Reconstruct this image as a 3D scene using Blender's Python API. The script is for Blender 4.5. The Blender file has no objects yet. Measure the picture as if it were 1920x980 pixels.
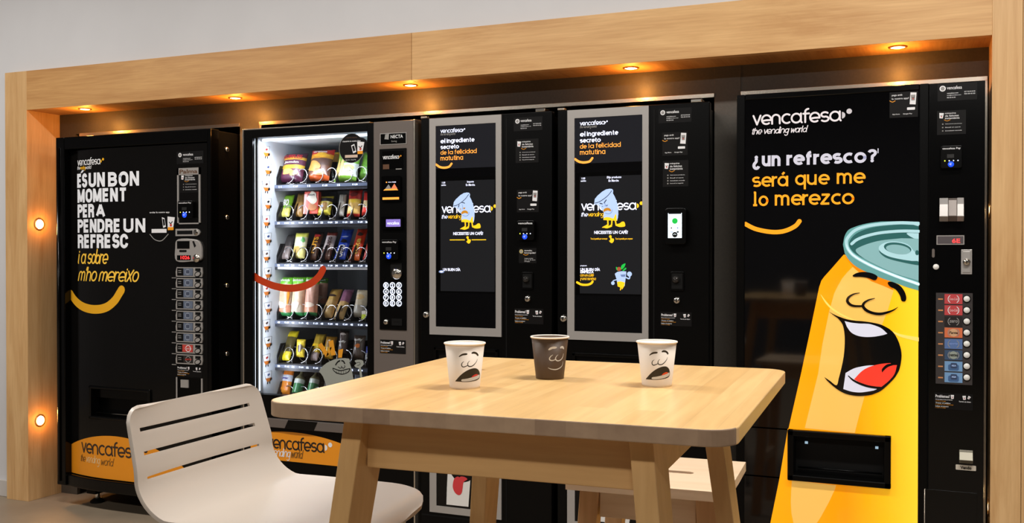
import bpy, bmesh, math, random
from mathutils import Vector, Matrix
random.seed(7)
SC = bpy.context.scene
COL = SC.collection
PI = math.pi

# ------------------------------------------------------------------ camera
FPX, YAW, PITCH, CAMZ = 1855.88, 0.40343, 0.00922, 1.25552
cam_d = bpy.data.cameras.new('camera')
cam_d.sensor_width = 36.0
cam_d.lens = FPX / 1920 * 36.0
cam_d.clip_start = 0.05
cam = bpy.data.objects.new('camera', cam_d)
COL.objects.link(cam)
cam.location = (0, 0, CAMZ)
cam.rotation_euler = (PI / 2 - PITCH, 0, YAW)
SC.camera = cam

# ------------------------------------------------------------------ world, exposure
SC.view_settings.view_transform = 'Standard'
SC.view_settings.look = 'None'
SC.view_settings.gamma = 1
SC.view_settings.use_curve_mapping = False
SC.view_settings.exposure = 0.0
world = bpy.data.worlds.new('world')
SC.world = world
world.use_nodes = True
world.node_tree.nodes['Background'].inputs[0].default_value = (0.80, 0.86, 1.0, 1)
world.node_tree.nodes['Background'].inputs[1].default_value = 0.2

def lin(c):
    r = []
    for v in c[:3]:
        v = v / 255.0
        r.append(v / 12.92 if v <= 0.04045 else ((v + 0.055) / 1.055) ** 2.4)
    return (r[0], r[1], r[2], 1.0)

def area(name, loc, rot, sx, sy, energy, color, parent=None):
    l = bpy.data.lights.new(name, 'AREA')
    l.shape = 'RECTANGLE'; l.size = sx; l.size_y = sy
    l.energy = energy; l.color = lin(color)[:3]
    o = bpy.data.objects.new(name, l)
    COL.objects.link(o)
    o.location = loc; o.rotation_euler = rot
    if parent: o.parent = parent
    return o

def glow(name, loc, energy, color, parent, r=0.02):
    l = bpy.data.lights.new(name, 'POINT'); l.energy = energy; l.color = lin(color)[:3]; l.shadow_soft_size = r
    o = bpy.data.objects.new(name, l); COL.objects.link(o); o.location = loc; o.parent = parent
    return o

def spot(name, loc, direction, energy, color, angle=2.2, blend=0.7, r=0.02, parent=None):
    l = bpy.data.lights.new(name, 'SPOT')
    l.energy = energy; l.color = lin(color)[:3]
    l.spot_size = angle; l.spot_blend = blend; l.shadow_soft_size = r
    o = bpy.data.objects.new(name, l)
    COL.objects.link(o)
    o.location = loc
    o.rotation_euler = Vector(direction).to_track_quat('-Z', 'Y').to_euler()
    if parent: o.parent = parent
    return o

# ceiling strip fixtures (their housings are built further down)
STRIPS = [(-4.4, 2.0, 46), (-2.1, 1.9, 44), (0.3, 1.9, 68), (-4.6, -1.6, 38), (-2.2, -1.6, 36), (0.4, -1.6, 60)]
CEIL = 3.25
for (sx_, sy_, e_) in STRIPS:
    area('strip_light', (sx_, sy_, CEIL - 0.10), (0, 0, 0), 1.3, 0.16, e_, (255, 250, 244))

# ------------------------------------------------------------------ measuring helpers
SY, CY = math.sin(YAW), math.cos(YAW)
def ray(u, v):
    a = (u - 960) / FPX; b = -(v - 490) / FPX
    d = math.cos(PITCH) + b * math.sin(PITCH); z = b * math.cos(PITCH) - math.sin(PITCH)
    return Vector((-SY * d + CY * a, CY * d + SY * a, z))
def P(u, v, Y):
    """photo point -> (X, Z) on the upright plane y = Y"""
    D = ray(u, v); t = Y / D.y
    return (D.x * t, CAMZ + D.z * t)
def PX(u, Y): return P(u, 490, Y)[0]
def smooth_pts(pts, n=6, closed=False):
    if len(pts) < 3: return list(pts)
    out = []
    N = len(pts)
    rng = range(N) if closed else range(N - 1)
    for i in rng:
        if closed:
            p0, p1, p2, p3 = pts[i - 1], pts[i], pts[(i + 1) % N], pts[(i + 2) % N]
        else:
            p1, p2 = pts[i], pts[i + 1]
            p0 = pts[i - 1] if i > 0 else (2 * p1[0] - p2[0], 2 * p1[1] - p2[1])
            p3 = pts[i + 2] if i + 2 < N else (2 * p2[0] - p1[0], 2 * p2[1] - p1[1])
        for k in range(n):
            t = k / n
            out.append(tuple(0.5 * ((2 * p1[j]) + (-p0[j] + p2[j]) * t + (2 * p0[j] - 5 * p1[j] + 4 * p2[j] - p3[j]) * t * t + (-p0[j] + 3 * p1[j] - 3 * p2[j] + p3[j]) * t ** 3) for j in (0, 1)))
    if not closed: out.append(tuple(pts[-1]))
    return out

# ------------------------------------------------------------------ materials
MATS = {}
def mat(name, color=(128, 128, 128), rough=0.5, metal=0.0, emit=0.0, coat=0.0, spec=0.5, noise=0.0, nscale=30, bump=0.0, trans=0.0, alpha=1.0, ecol=None):
    if name in MATS: return MATS[name]
    m = bpy.data.materials.new(name); m.use_nodes = True
    nt = m.node_tree; b = nt.nodes['Principled BSDF']
    c = lin(color)
    b.inputs['Base Color'].default_value = c
    b.inputs['Roughness'].default_value = rough
    b.inputs['Metallic'].default_value = metal
    b.inputs['Specular IOR Level'].default_value = spec
    if coat: 
        b.inputs['Coat Weight'].default_value = coat; b.inputs['Coat Roughness'].default_value = 0.04
    if trans: b.inputs['Transmission Weight'].default_value = trans
    if alpha < 1: b.inputs['Alpha'].default_value = alpha
    if emit:
        b.inputs['Emission Color'].default_value = lin(ecol) if ecol else c
        b.inputs['Emission Strength'].default_value = emit
    if noise or bump:
        tc = nt.nodes.new('ShaderNodeTexCoord'); n = nt.nodes.new('ShaderNodeTexNoise')
        n.inputs['Scale'].default_value = nscale; n.inputs['Detail'].default_value = 4
        nt.links.new(tc.outputs['Object'], n.inputs['Vector'])
        if noise:
            r = nt.nodes.new('ShaderNodeValToRGB')
            r.color_ramp.elements[0].position = 0.3; r.color_ramp.elements[1].position = 0.7
            r.color_ramp.elements[0].color = tuple(x * (1 - noise) for x in c[:3]) + (1,)
            r.color_ramp.elements[1].color = tuple(min(1, x * (1 + noise)) for x in c[:3]) + (1,)
            nt.links.new(n.outputs['Fac'], r.inputs['Fac']); nt.links.new(r.outputs['Color'], b.inputs['Base Color'])
        if bump:
            bp = nt.nodes.new('ShaderNodeBump'); bp.inputs['Strength'].default_value = bump; bp.inputs['Distance'].default_value = 0.002
            nt.links.new(n.outputs['Fac'], bp.inputs['Height']); nt.links.new(bp.outputs['Normal'], b.inputs['Normal'])
    MATS[name] = m
    return m

def wood(name, axis, light, dark, rough=0.5, scale=1.0, coat=0.0):
    if name in MATS: return MATS[name]
    m = bpy.data.materials.new(name); m.use_nodes = True
    nt = m.node_tree; b = nt.nodes['Principled BSDF']; L = nt.links
    b.inputs['Roughness'].default_value = rough
    if coat: b.inputs['Coat Weight'].default_value = coat; b.inputs['Coat Roughness'].default_value = 0.2
    tc = nt.nodes.new('ShaderNodeTexCoord'); mp = nt.nodes.new('ShaderNodeMapping')
    s = [9 * scale] * 3; s['xyz'.index(axis)] = 0.9 * scale
    mp.inputs['Scale'].default_value = s
    L.new(tc.outputs['Object'], mp.inputs['Vector'])
    n1 = nt.nodes.new('ShaderNodeTexNoise'); n1.inputs['Scale'].default_value = 1.1; n1.inputs['Detail'].default_value = 7; n1.inputs['Distortion'].default_value = 1.3
    n1.inputs['Roughness'].default_value = 0.6
    L.new(mp.outputs['Vector'], n1.inputs['Vector'])
    mp2 = nt.nodes.new('ShaderNodeMapping'); s2 = [130 * scale] * 3; s2['xyz'.index(axis)] = 6 * scale
    mp2.inputs['Scale'].default_value = s2
    L.new(tc.outputs['Object'], mp2.inputs['Vector'])
    n2 = nt.nodes.new('ShaderNodeTexNoise'); n2.inputs['Scale'].default_value = 1.0; n2.inputs['Detail'].default_value = 3
    L.new(mp2.outputs['Vector'], n2.inputs['Vector'])
    mx = nt.nodes.new('ShaderNodeMix'); mx.data_type = 'FLOAT'; mx.inputs[0].default_value = 0.28
    L.new(n1.outputs['Fac'], mx.inputs[2]); L.new(n2.outputs['Fac'], mx.inputs[3])
    r = nt.nodes.new('ShaderNodeValToRGB')
    r.color_ramp.elements[0].position = 0.33; r.color_ramp.elements[1].position = 0.64
    r.color_ramp.elements[0].color = lin(dark); r.color_ramp.elements[1].color = lin(light)
    L.new(mx.outputs[0], r.inputs['Fac']); L.new(r.outputs['Color'], b.inputs['Base Color'])
    bp = nt.nodes.new('ShaderNodeBump'); bp.inputs['Strength'].default_value = 0.12; bp.inputs['Distance'].default_value = 0.002
    L.new(n2.outputs['Fac'], bp.inputs['Height']); L.new(bp.outputs['Normal'], b.inputs['Normal'])
    MATS[name] = m
    return m

def stave_wood(name):
    m = bpy.data.materials.new(name); m.use_nodes = True
    nt = m.node_tree; b = nt.nodes['Principled BSDF']; L = nt.links
    b.inputs['Roughness'].default_value = 0.28
    tc = nt.nodes.new('ShaderNodeTexCoord')
    mp = nt.nodes.new('ShaderNodeMapping'); mp.inputs['Rotation'].default_value = (0, 0, PI / 2); mp.inputs['Scale'].default_value = (1, 1, 1)
    mp.inputs['Location'].default_value = (0.13, 0.021, 0)
    L.new(tc.outputs['Object'], mp.inputs['Vector'])
    br = nt.nodes.new('ShaderNodeTexBrick')
    br.inputs['Color1'].default_value = lin((242, 202, 140)); br.inputs['Color2'].default_value = lin((229, 186, 124))
    br.inputs['Mortar'].default_value = lin((222, 184, 130)); br.inputs['Scale'].default_value = 1.0
    br.inputs['Mortar Size'].default_value = 0.0005; br.inputs['Brick Width'].default_value = 0.42; br.inputs['Row Height'].default_value = 0.046
    br.inputs['Mortar Smooth'].default_value = 0.6
    L.new(mp.outputs['Vector'], br.inputs['Vector'])
    mp2 = nt.nodes.new('ShaderNodeMapping'); mp2.inputs['Scale'].default_value = (60, 3.0, 20)
    L.new(tc.outputs['Object'], mp2.inputs['Vector'])
    n = nt.nodes.new('ShaderNodeTexNoise'); n.inputs['Scale'].default_value = 1.0; n.inputs['Detail'].default_value = 6; n.inputs['Distortion'].default_value = 0.6
    L.new(mp2.outputs['Vector'], n.inputs['Vector'])
    r = nt.nodes.new('ShaderNodeValToRGB'); r.color_ramp.elements[0].position = 0.3; r.color_ramp.elements[1].position = 0.7
    r.color_ramp.elements[0].color = (0.80, 0.76, 0.70, 1); r.color_ramp.elements[1].color = (1, 1, 1, 1)
    L.new(n.outputs['Fac'], r.inputs['Fac'])
    mx = nt.nodes.new('ShaderNodeMix'); mx.data_type = 'RGBA'; mx.blend_type = 'MULTIPLY'; mx.inputs[0].default_value = 0.8
    L.new(br.outputs['Color'], mx.inputs[6]); L.new(r.outputs['Color'], mx.inputs[7])
    # small knots
    vo = nt.nodes.new('ShaderNodeTexNoise'); vo.inputs['Scale'].default_value = 17; vo.inputs['Detail'].default_value = 2
    L.new(tc.outputs['Object'], vo.inputs['Vector'])
    r2 = nt.nodes.new('ShaderNodeValToRGB'); r2.color_ramp.elements[0].position = 0.735; r2.color_ramp.elements[1].position = 0.78
    r2.color_ramp.elements[0].color = (1, 1, 1, 1); r2.color_ramp.elements[1].color = (0.45, 0.3, 0.2, 1)
    L.new(vo.outputs['Fac'], r2.inputs['Fac'])
    mx2 = nt.nodes.new('ShaderNodeMix'); mx2.data_type = 'RGBA'; mx2.blend_type = 'MULTIPLY'; mx2.inputs[0].default_value = 1
    L.new(mx.outputs[2], mx2.inputs[6]); L.new(r2.outputs['Color'], mx2.inputs[7])
    L.new(mx2.outputs[2], b.inputs['Base Color'])
    MATS[name] = m
    return m

OAK_H = wood('oak laminate along x', 'x', (226, 182, 124), (192, 142, 86), 0.5, 1.0)
OAK_V = wood('oak laminate along z', 'z', (226, 186, 132), (196, 150, 96), 0.5, 1.0)
OAK_L = wood('oak laminate left board', 'x', (214, 166, 106), (180, 128, 74), 0.5, 1.0)
OAK_Y = wood('oak laminate soffit', 'y', (214, 166, 104), (176, 124, 70), 0.5, 1.0)
BIRCH_TOP = stave_wood('birch staves')
BIRCH_V = wood('birch leg', 'z', (212, 172, 116), (192, 150, 94), 0.45, 0.8)
BIRCH_H = wood('birch rail', 'x', (210, 168, 112), (188, 146, 92), 0.45, 0.8)
BIRCH_S = wood('birch stool', 'x', (238, 214, 184), (222, 194, 160), 0.45, 0.8)
BIRCH_SV = wood('birch stool leg', 'z', (222, 182, 136), (200, 158, 110), 0.45, 0.8)
BLK = mat('black gloss', (4, 4, 4), 0.16, spec=0.3)
BLKS = mat('black satin', (4, 4, 4), 0.30, spec=0.16)
BLKM = mat('black matte', (8, 8, 8), 0.6, spec=0.2)
PANEL = mat('dark grey panel', (78, 74, 68), 0.42, noise=0.08, nscale=120, spec=0.35)
DOOR1 = mat('dark brown gloss door', (12, 11, 10), 0.13, spec=0.3)
GLASSY = mat('black display glass', (5, 5, 6), 0.05, coat=0.6)
SILVER = mat('satin silver', (176, 172, 168), 0.36, 0.35)
CHROME = mat('chrome', (220, 215, 205), 0.16, 1.0)
ALU = mat('brushed aluminium trim', (215, 205, 190), 0.25, 0.9)
BRONZE = mat('brown grey metal', (112, 103, 97), 0.42, 0.25)
WHITE = mat('white print', (236, 236, 238), 0.5)
GREYP = mat('grey print', (150, 148, 145), 0.5)
DARKP = mat('dark print', (13, 12, 12), 0.45, spec=0.2)
ORANGE = mat('orange print', (245, 160, 20), 0.5)
YELLOW = mat('yellow print', (250, 185, 25), 0.5)
BROWNP = mat('brown print', (92, 60, 36), 0.5)
REDP = mat('red print', (200, 60, 50), 0.5)
LITW = mat('backlit white', (222, 222, 232), 0.5, emit=0.55)
LITO = mat('backlit orange', (252, 160, 10), 0.5, emit=0.42)
SCRW = mat('screen white', (225, 230, 255), 0.4, emit=0.9)
SCRB = mat('screen pale blue', (168, 192, 232), 0.4, emit=0.6)
SCRBD = mat('screen mid blue', (110, 132, 180), 0.4, emit=0.4)
SCRO = mat('screen orange', (255, 160, 60), 0.4, emit=0.75)
SCRY = mat('screen yellow', (250, 190, 20), 0.4, emit=0.75)
SCRDK = mat('screen dark', (16, 16, 17), 0.06, emit=0.6, ecol=(36, 36, 38))
SCRK = mat('screen black ink', (14, 14, 22), 0.3)
SCRBR = mat('screen brown', (190, 125, 20), 0.4, emit=0.5)
GREENL = mat('screen green', (20, 170, 60), 0.4, emit=0.8)
BLUEL = mat('blue light', (24, 70, 240), 0.4, emit=1.3)
LEDY = mat('yellow led', (220, 240, 60), 0.4, emit=2.5)
LEDW = mat('white led', (220, 230, 255), 0.4, emit=2.0)
REDL = mat('red digits', (255, 50, 50), 0.4, emit=2.5)
LAMPW = mat('lamp lens', (255, 226, 170), 0.4, emit=22)
LAMPR = mat('lamp ring', (200, 150, 90), 0.3, 0.8)
PLASTIC = mat('white shell plastic', (192, 182, 171), 0.36, spec=0.45, bump=0.05, nscale=600)

# ------------------------------------------------------------------ objects
def tag(o, label=None, cat=None, group=None, kind=None):
    if label: o['label'] = label
    if cat: o['category'] = cat
    if group: o['group'] = group
    if kind: o['kind'] = kind
    return o
def thing(name, loc, label, cat, group=None, rz=0.0):
    o = bpy.data.objects.new(name, None); COL.objects.link(o)
    o.empty_display_size = 0.1
    o.location = loc; o.rotation_euler = (0, 0, rz)
    return tag(o, label, cat, group)

def worldloc(p):
    v = Vector((0, 0, 0))
    while p is not None:
        v = v + Vector(p.location); p = p.parent
    return v

class MB:
    def __init__(s):
        s.bm = bmesh.new(); s.mats = []; s.n = 0
    def mi(s, m):
        if m not in s.mats: s.mats.append(m)
        return s.mats.index(m)
    def face(s, pts, m, smooth=False):
        vs = [s.bm.verts.new(p) for p in pts]
        try: f = s.bm.faces.new(vs)
        except ValueError: return None
        f.material_index = s.mi(m); f.smooth = smooth
        return f
    def box(s, x0, x1, y0, y1, z0, z1, m, M=None):
        k = s.mi(m)
        c = [(x, y, z) for z in (z0, z1) for y in (y0, y1) for x in (x0, x1)]
        if M is not None: c = [M @ Vector(p) for p in c]
        v = [s.bm.verts.new(p) for p in c]
        for q in ((0, 2, 3, 1), (4, 5, 7, 6), (0, 1, 5, 4), (2, 6, 7, 3), (0, 4, 6, 2), (1, 3, 7, 5)):
            f = s.bm.faces.new([v[i] for i in q]); f.material_index = k
        return s
    def hexa(s, bot, top, m):
        k = s.mi(m)
        v = [s.bm.verts.new(p) for p in list(bot) + list(top)]
        n = len(bot)
        s.bm.faces.new(v[:n][::-1]).material_index = k
        s.bm.faces.new(v[n:]).material_index = k
        for i in range(n):
            j = (i + 1) % n
            s.bm.faces.new((v[i], v[j], v[n + j], v[n + i])).material_index = k
        return s
    def prism(s, pts, y0, y1, m):
        """outline in (x, z), extruded from y0 (front) to y1"""
        return s.hexa([(x, y0, z) for x, z in pts], [(x, y1, z) for x, z in pts], m)
    def prismz(s, pts, z0, z1, m):
        return s.hexa([(x, y, z0) for x, y in pts], [(x, y, z1) for x, y in pts], m)
    def prismx(s, pts, x0, x1, m):
        return s.hexa([(x0, y, z) for y, z in pts], [(x1, y, z) for y, z in pts], m)
    def tube(s, pts, r, m, seg=8, closed=False, cap=True):
        k = s.mi(m); pts = [Vector(p) for p in pts]; n = len(pts); rings = []
        prev = None
        for i, p in enumerate(pts):
            if closed: t = pts[(i + 1) % n] - pts[i - 1]
            else: t = pts[min(i + 1, n - 1)] - pts[max(i - 1, 0)]
            if t.length < 1e-9: t = Vector((0, 0, 1))
            t.normalize()
            if prev is None:
                a = Vector((0, 0, 1)) if abs(t.z) < 0.9 else Vector((1, 0, 0))
                a = (a - t * a.dot(t)).normalized()
            else:
                a = (prev - t * prev.dot(t)).normalized()
            prev = a; b = t.cross(a)
            rr = r[i] if isinstance(r, (list, tuple)) else r
            rings.append([s.bm.verts.new(p + (a * math.cos(2 * PI * j / seg) + b * math.sin(2 * PI * j / seg)) * rr) for j in range(seg)])
        for i in range(n if closed else n - 1):
            A, B = rings[i], rings[(i + 1) % n]
            for j in range(seg):
                f = s.bm.faces.new((A[j], A[(j + 1) % seg], B[(j + 1) % seg], B[j])); f.material_index = k; f.smooth = True
        if cap and not closed:
            s.bm.faces.new(rings[0][::-1]).material_index = k; s.bm.faces.new(rings[-1]).material_index = k
        return s
    def lathe(s, prof, c, m, seg=48, axis='z'):
        """profile [(r, h)] about an axis through c"""
        k = s.mi(m); rings = []
        for r, h in prof:
            ring = []
            for j in range(seg):
                a = 2 * PI * j / seg
                if axis == 'z': p = (c[0] + r * math.cos(a), c[1] + r * math.sin(a), c[2] + h)
                elif axis == 'y': p = (c[0] + r * math.cos(a), c[1] + h, c[2] + r * math.sin(a))
                else: p = (c[0] + h, c[1] + r * math.cos(a), c[2] + r * math.sin(a))
                ring.append(s.bm.verts.new(p))
            rings.append(ring)
        for i in range(len(rings) - 1):
            for j in range(seg):
                f = s.bm.faces.new((rings[i][j], rings[i][(j + 1) % seg], rings[i + 1][(j + 1) % seg], rings[i + 1][j]))
                f.material_index = k; f.smooth = True
        if prof[0][0] > 1e-6: s.bm.faces.new(rings[0][::-1]).material_index = k
        if prof[-1][0] > 1e-6: s.bm.faces.new(rings[-1]).material_index = k
        return s
    # flat print on an upright plane, facing -y
    def poly(s, pts, y, m):
        return s.face([(x, y, z) for x, z in pts], m)
    def rect(s, x0, x1, z0, z1, y, m):
        return s.poly([(x0, z0), (x1, z0), (x1, z1), (x0, z1)], y, m)
    def disc(s, x, z, r, y, m, rz=None, n=28):
        rz = rz or r; s.n = (s.n + 1) % 24; y -= s.n * 1.4e-5
        return s.poly([(x + r * math.cos(2 * PI * i / n), z + rz * math.sin(2 * PI * i / n)) for i in range(n)], y, m)
    def ribbon(s, pts, w, y, m, caps=True):
        n = len(pts)
        if not isinstance(w, (list, tuple)) and n > 2:
            for i in range(1, n - 1):
                a = (pts[i][0] - pts[i - 1][0], pts[i][1] - pts[i - 1][1]); b = (pts[i + 1][0] - pts[i][0], pts[i + 1][1] - pts[i][1])
                la, lb = math.hypot(*a), math.hypot(*b)
                if la > 1e-9 and lb > 1e-9 and (a[0] * b[0] + a[1] * b[1]) / (la * lb) < .72:
                    s.disc(pts[i][0], pts[i][1], w / 2, y, m, n=14)
                    s.ribbon(pts[:i + 1], w, y, m, caps); return s.ribbon(pts[i:], w, y, m, caps)
        ws = w if isinstance(w, (list, tuple)) else [w] * n
        s.n = (s.n + 1) % 24; y0 = y; y -= s.n * 1.4e-5
        if len(ws) != n: ws = [ws[int(round(i * (len(ws) - 1) / (n - 1)))] if False else (lambda t: ws[int(t)] * (1 - t % 1) + ws[min(int(t) + 1, len(ws) - 1)] * (t % 1))(i * (len(ws) - 1) / (n - 1)) for i in range(n)]
        L_, R_ = [], []
        for i in range(n):
            a = pts[max(i - 1, 0)]; b = pts[min(i + 1, n - 1)]
            dx, dz = b[0] - a[0], b[1] - a[1]; l = math.hypot(dx, dz) or 1
            nx, nz = -dz / l, dx / l
            L_.append((pts[i][0] + nx * ws[i] / 2, pts[i][1] + nz * ws[i] / 2))
            R_.append((pts[i][0] - nx * ws[i] / 2, pts[i][1] - nz * ws[i] / 2))
        for i in range(n - 1):
            s.poly([R_[i], R_[i + 1], L_[i + 1], L_[i]], y, m)
        if caps:
            for i in (0, n - 1):
                if ws[i] > 1e-4: s.disc(pts[i][0], pts[i][1], ws[i] / 2, y0, m, n=12)
        return s
    def rrect(s, x0, x1, z0, z1, r, y, m, n=5):
        return s.poly(rr_pts(x0, x1, z0, z1, r, n), y, m)
    def bisect_x(s, step):
        xs = [v.co.x for v in s.bm.verts]
        if not xs: return s
        a = math.floor(min(xs) / step) * step + step
        while a < max(xs):
            bmesh.ops.bisect_plane(s.bm, geom=s.bm.verts[:] + s.bm.edges[:] + s.bm.faces[:], plane_co=(a, 0, 0), plane_no=(1, 0, 0), dist=1e-7)
            a += step
        return s
    def bisect_z(s, step):
        xs = [v.co.z for v in s.bm.verts]
        a = math.floor(min(xs) / step) * step + step
        while a < max(xs):
            bmesh.ops.bisect_plane(s.bm, geom=s.bm.verts[:] + s.bm.edges[:] + s.bm.faces[:], plane_co=(0, 0, a), plane_no=(0, 0, 1), dist=1e-7)
            a += step
        return s
    def warp(s, fn):
        for v in s.bm.verts: v.co = Vector(fn(v.co))
        return s
    def join(s, other_mesh, M, m):
        k = s.mi(m); vs = [s.bm.verts.new(M @ v.co) for v in other_mesh.vertices]
        for p in other_mesh.polygons:
            try: f = s.bm.faces.new([vs[i] for i in p.vertices]); f.material_index = k
            except ValueError: pass
        return s
    def build(s, name, parent=None, bevel=0.0, seg=2, label=None, loc=None, smooth=None, recalc=True):
        if recalc: bmesh.ops.recalc_face_normals(s.bm, faces=s.bm.faces[:])
        off = worldloc(parent) if parent else Vector(loc) if loc else Vector((0, 0, 0))
        for v in s.bm.verts: v.co -= off
        me = bpy.data.meshes.new(name); s.bm.to_mesh(me); s.bm.free()
        for m in s.mats: me.materials.append(m)
        o = bpy.data.objects.new(name, me); COL.objects.link(o)
        if parent: o.parent = parent
        elif loc: o.location = loc
        if bevel:
            b = o.modifiers.new('bevel', 'BEVEL'); b.width = bevel; b.segments = seg; b.limit_method = 'ANGLE'; b.angle_limit = math.radians(40)
            b.harden_normals = False
        if label: o['label'] = label
        return o

def rr_pts(x0, x1, z0, z1, r, n=5):
    pts = []
    for cx, cz, a0 in ((x1 - r, z0 + r, -90), (x1 - r, z1 - r, 0), (x0 + r, z1 - r, 90), (x0 + r, z0 + r, 180)):
        for i in range(n + 1):
            a = math.radians(a0 + 90 * i / n); pts.append((cx + r * math.cos(a), cz + r * math.sin(a)))
    return pts

# ------------------------------------------------------------------ lettering
TXT = {}
def text_mesh(s, bold=0.0):
    key = (s, bold)
    if key in TXT: return TXT[key]
    c = bpy.data.curves.new('t', 'FONT'); c.body = s; c.offset = bold; c.resolution_u = 3
    c.fill_mode = 'FRONT'
    o = bpy.data.objects.new('t', c); COL.objects.link(o)
    bpy.context.view_layer.update()
    me = bpy.data.meshes.new_from_object(o)
    bpy.data.objects.remove(o)
    TXT[key] = me
    return me
def text_box(mb, s, x0, x1, z0, z1, y, m, bold=0.0, shear=0.0):
    """fit the words exactly between x0..x1 and z0..z1 on plane y"""
    me = text_mesh(s, bold)
    if not me.vertices: return
    xs = [v.co.x + shear * v.co.y for v in me.vertices]; ys = [v.co.y for v in me.vertices]
    ax, ay = (x1 - x0) / (max(xs) - min(xs)), (z1 - z0) / max(1e-6, (max(ys) - min(ys)))
    mx, my = min(xs), min(ys)
    k = mb.mi(m)
    vs = [mb.bm.verts.new((x0 + (v.co.x + shear * v.co.y - mx) * ax, y, z0 + (v.co.y - my) * ay)) for v in me.vertices]
    for p in me.polygons:
        try: f = mb.bm.faces.new([vs[i] for i in p.vertices]); f.material_index = k
        except ValueError: pass
def text_px(mb, s, uL, uR, top, bot, Y, m, bold=0.0, off=0.0006, shear=0.0, dx=0.0):
    text_box(mb, s, PX(uL, Y) + dx, PX(uR, Y) + dx, P(*bot, Y)[1], P(*top, Y)[1], Y - off, m, bold, shear)

def arc(cx, cy, rx, ry, a0, a1, n=12):
    return [(cx + rx * math.cos(math.radians(a0 + (a1 - a0) * i / n)), cy + ry * math.sin(math.radians(a0 + (a1 - a0) * i / n))) for i in range(n + 1)]
SANS = {
 'e': ([[(.04, .5), (.94, .5)] + arc(.5, .5, .46, .5, 0, 312, 20)], 1.0), 't': ([[(.22, 1.35), (.22, .26)] + arc(.44, .26, .22, .26, 180, 290, 6), [(0, 1), (.52, 1)]], .62),
 'l': ([[(.05, 1.5), (.05, 0)]], .3), 'L': ([[(-.02, 1.5), (.14, 1.5), (.14, 0)], [(-.1, 0), (.38, 0)]], .56), 'i': ([[(.05, 1), (.05, 0)], [(.049, 1.36), (.05, 1.4)]], .3), 'a': ([arc(.46, .5, .44, .5, 0, 360, 22), [(.9, 1), (.9, 0)]], 1.1),
 'd': ([arc(.46, .5, .44, .5, 0, 360, 22), [(.9, 1.5), (.9, 0)]], 1.1), 'q': ([arc(.46, .5, .44, .5, 0, 360, 22), [(.9, 1), (.9, -.5)]], 1.1), 'g': ([arc(.46, .5, .44, .5, 0, 360, 22), [(.9, 1), (.9, -.1)] + arc(.48, -.12, .42, .38, 0, -150, 8)], 1.1),
 'z': ([[(.04, 1), (.72, 1), (.02, 0), (.76, 0)]], .9), 'o': ([arc(.46, .5, .46, .5, 0, 360, 24)], 1.08), 'm': ([[(0, 0), (0, 1)], arc(.3, .64, .3, .36, 180, 0, 10) + [(.6, 0)], [(.6, .64)] + arc(.9, .64, .3, .36, 180, 0, 10) + [(1.2, 0)]], 1.42),
 'n': ([[(0, 0), (0, 1)], [(0, .5), (0, .6)] + arc(.38, .6, .38, .4, 180, 0, 10) + [(.76, 0)]], 1.0), 'u': ([[(0, 1), (0, .4)] + arc(.38, .4, .38, .4, 180, 360, 10), [(.76, 1), (.76, 0)]], 1.0), 'r': ([[(0, 1), (0, 0)], arc(.36, .6, .36, .38, 175, 75, 6)], .46),
 'f': ([[(.22, 0), (.22, 1.15)] + arc(.54, 1.15, .32, .33, 180, 95, 6), [(0, .95), (.56, .95)]], .66), '?': ([arc(.38, 1.08, .36, .36, 165, -45, 12) + [(.4, .62), (.38, .42)], [(.379, .02), (.38, .06)]], .9),
 '¿': ([arc(.38, -.04, .36, .36, -15, -225, 12)[::1] + [(.36, .44), (.38, .62)], [(.379, .96), (.38, 1.0)]], .9), 'á': ([arc(.46, .5, .44, .5, 0, 360, 22), [(.9, 1), (.9, 0)], [(.4, 1.28), (.62, 1.55)]], 1.1),
}
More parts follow.
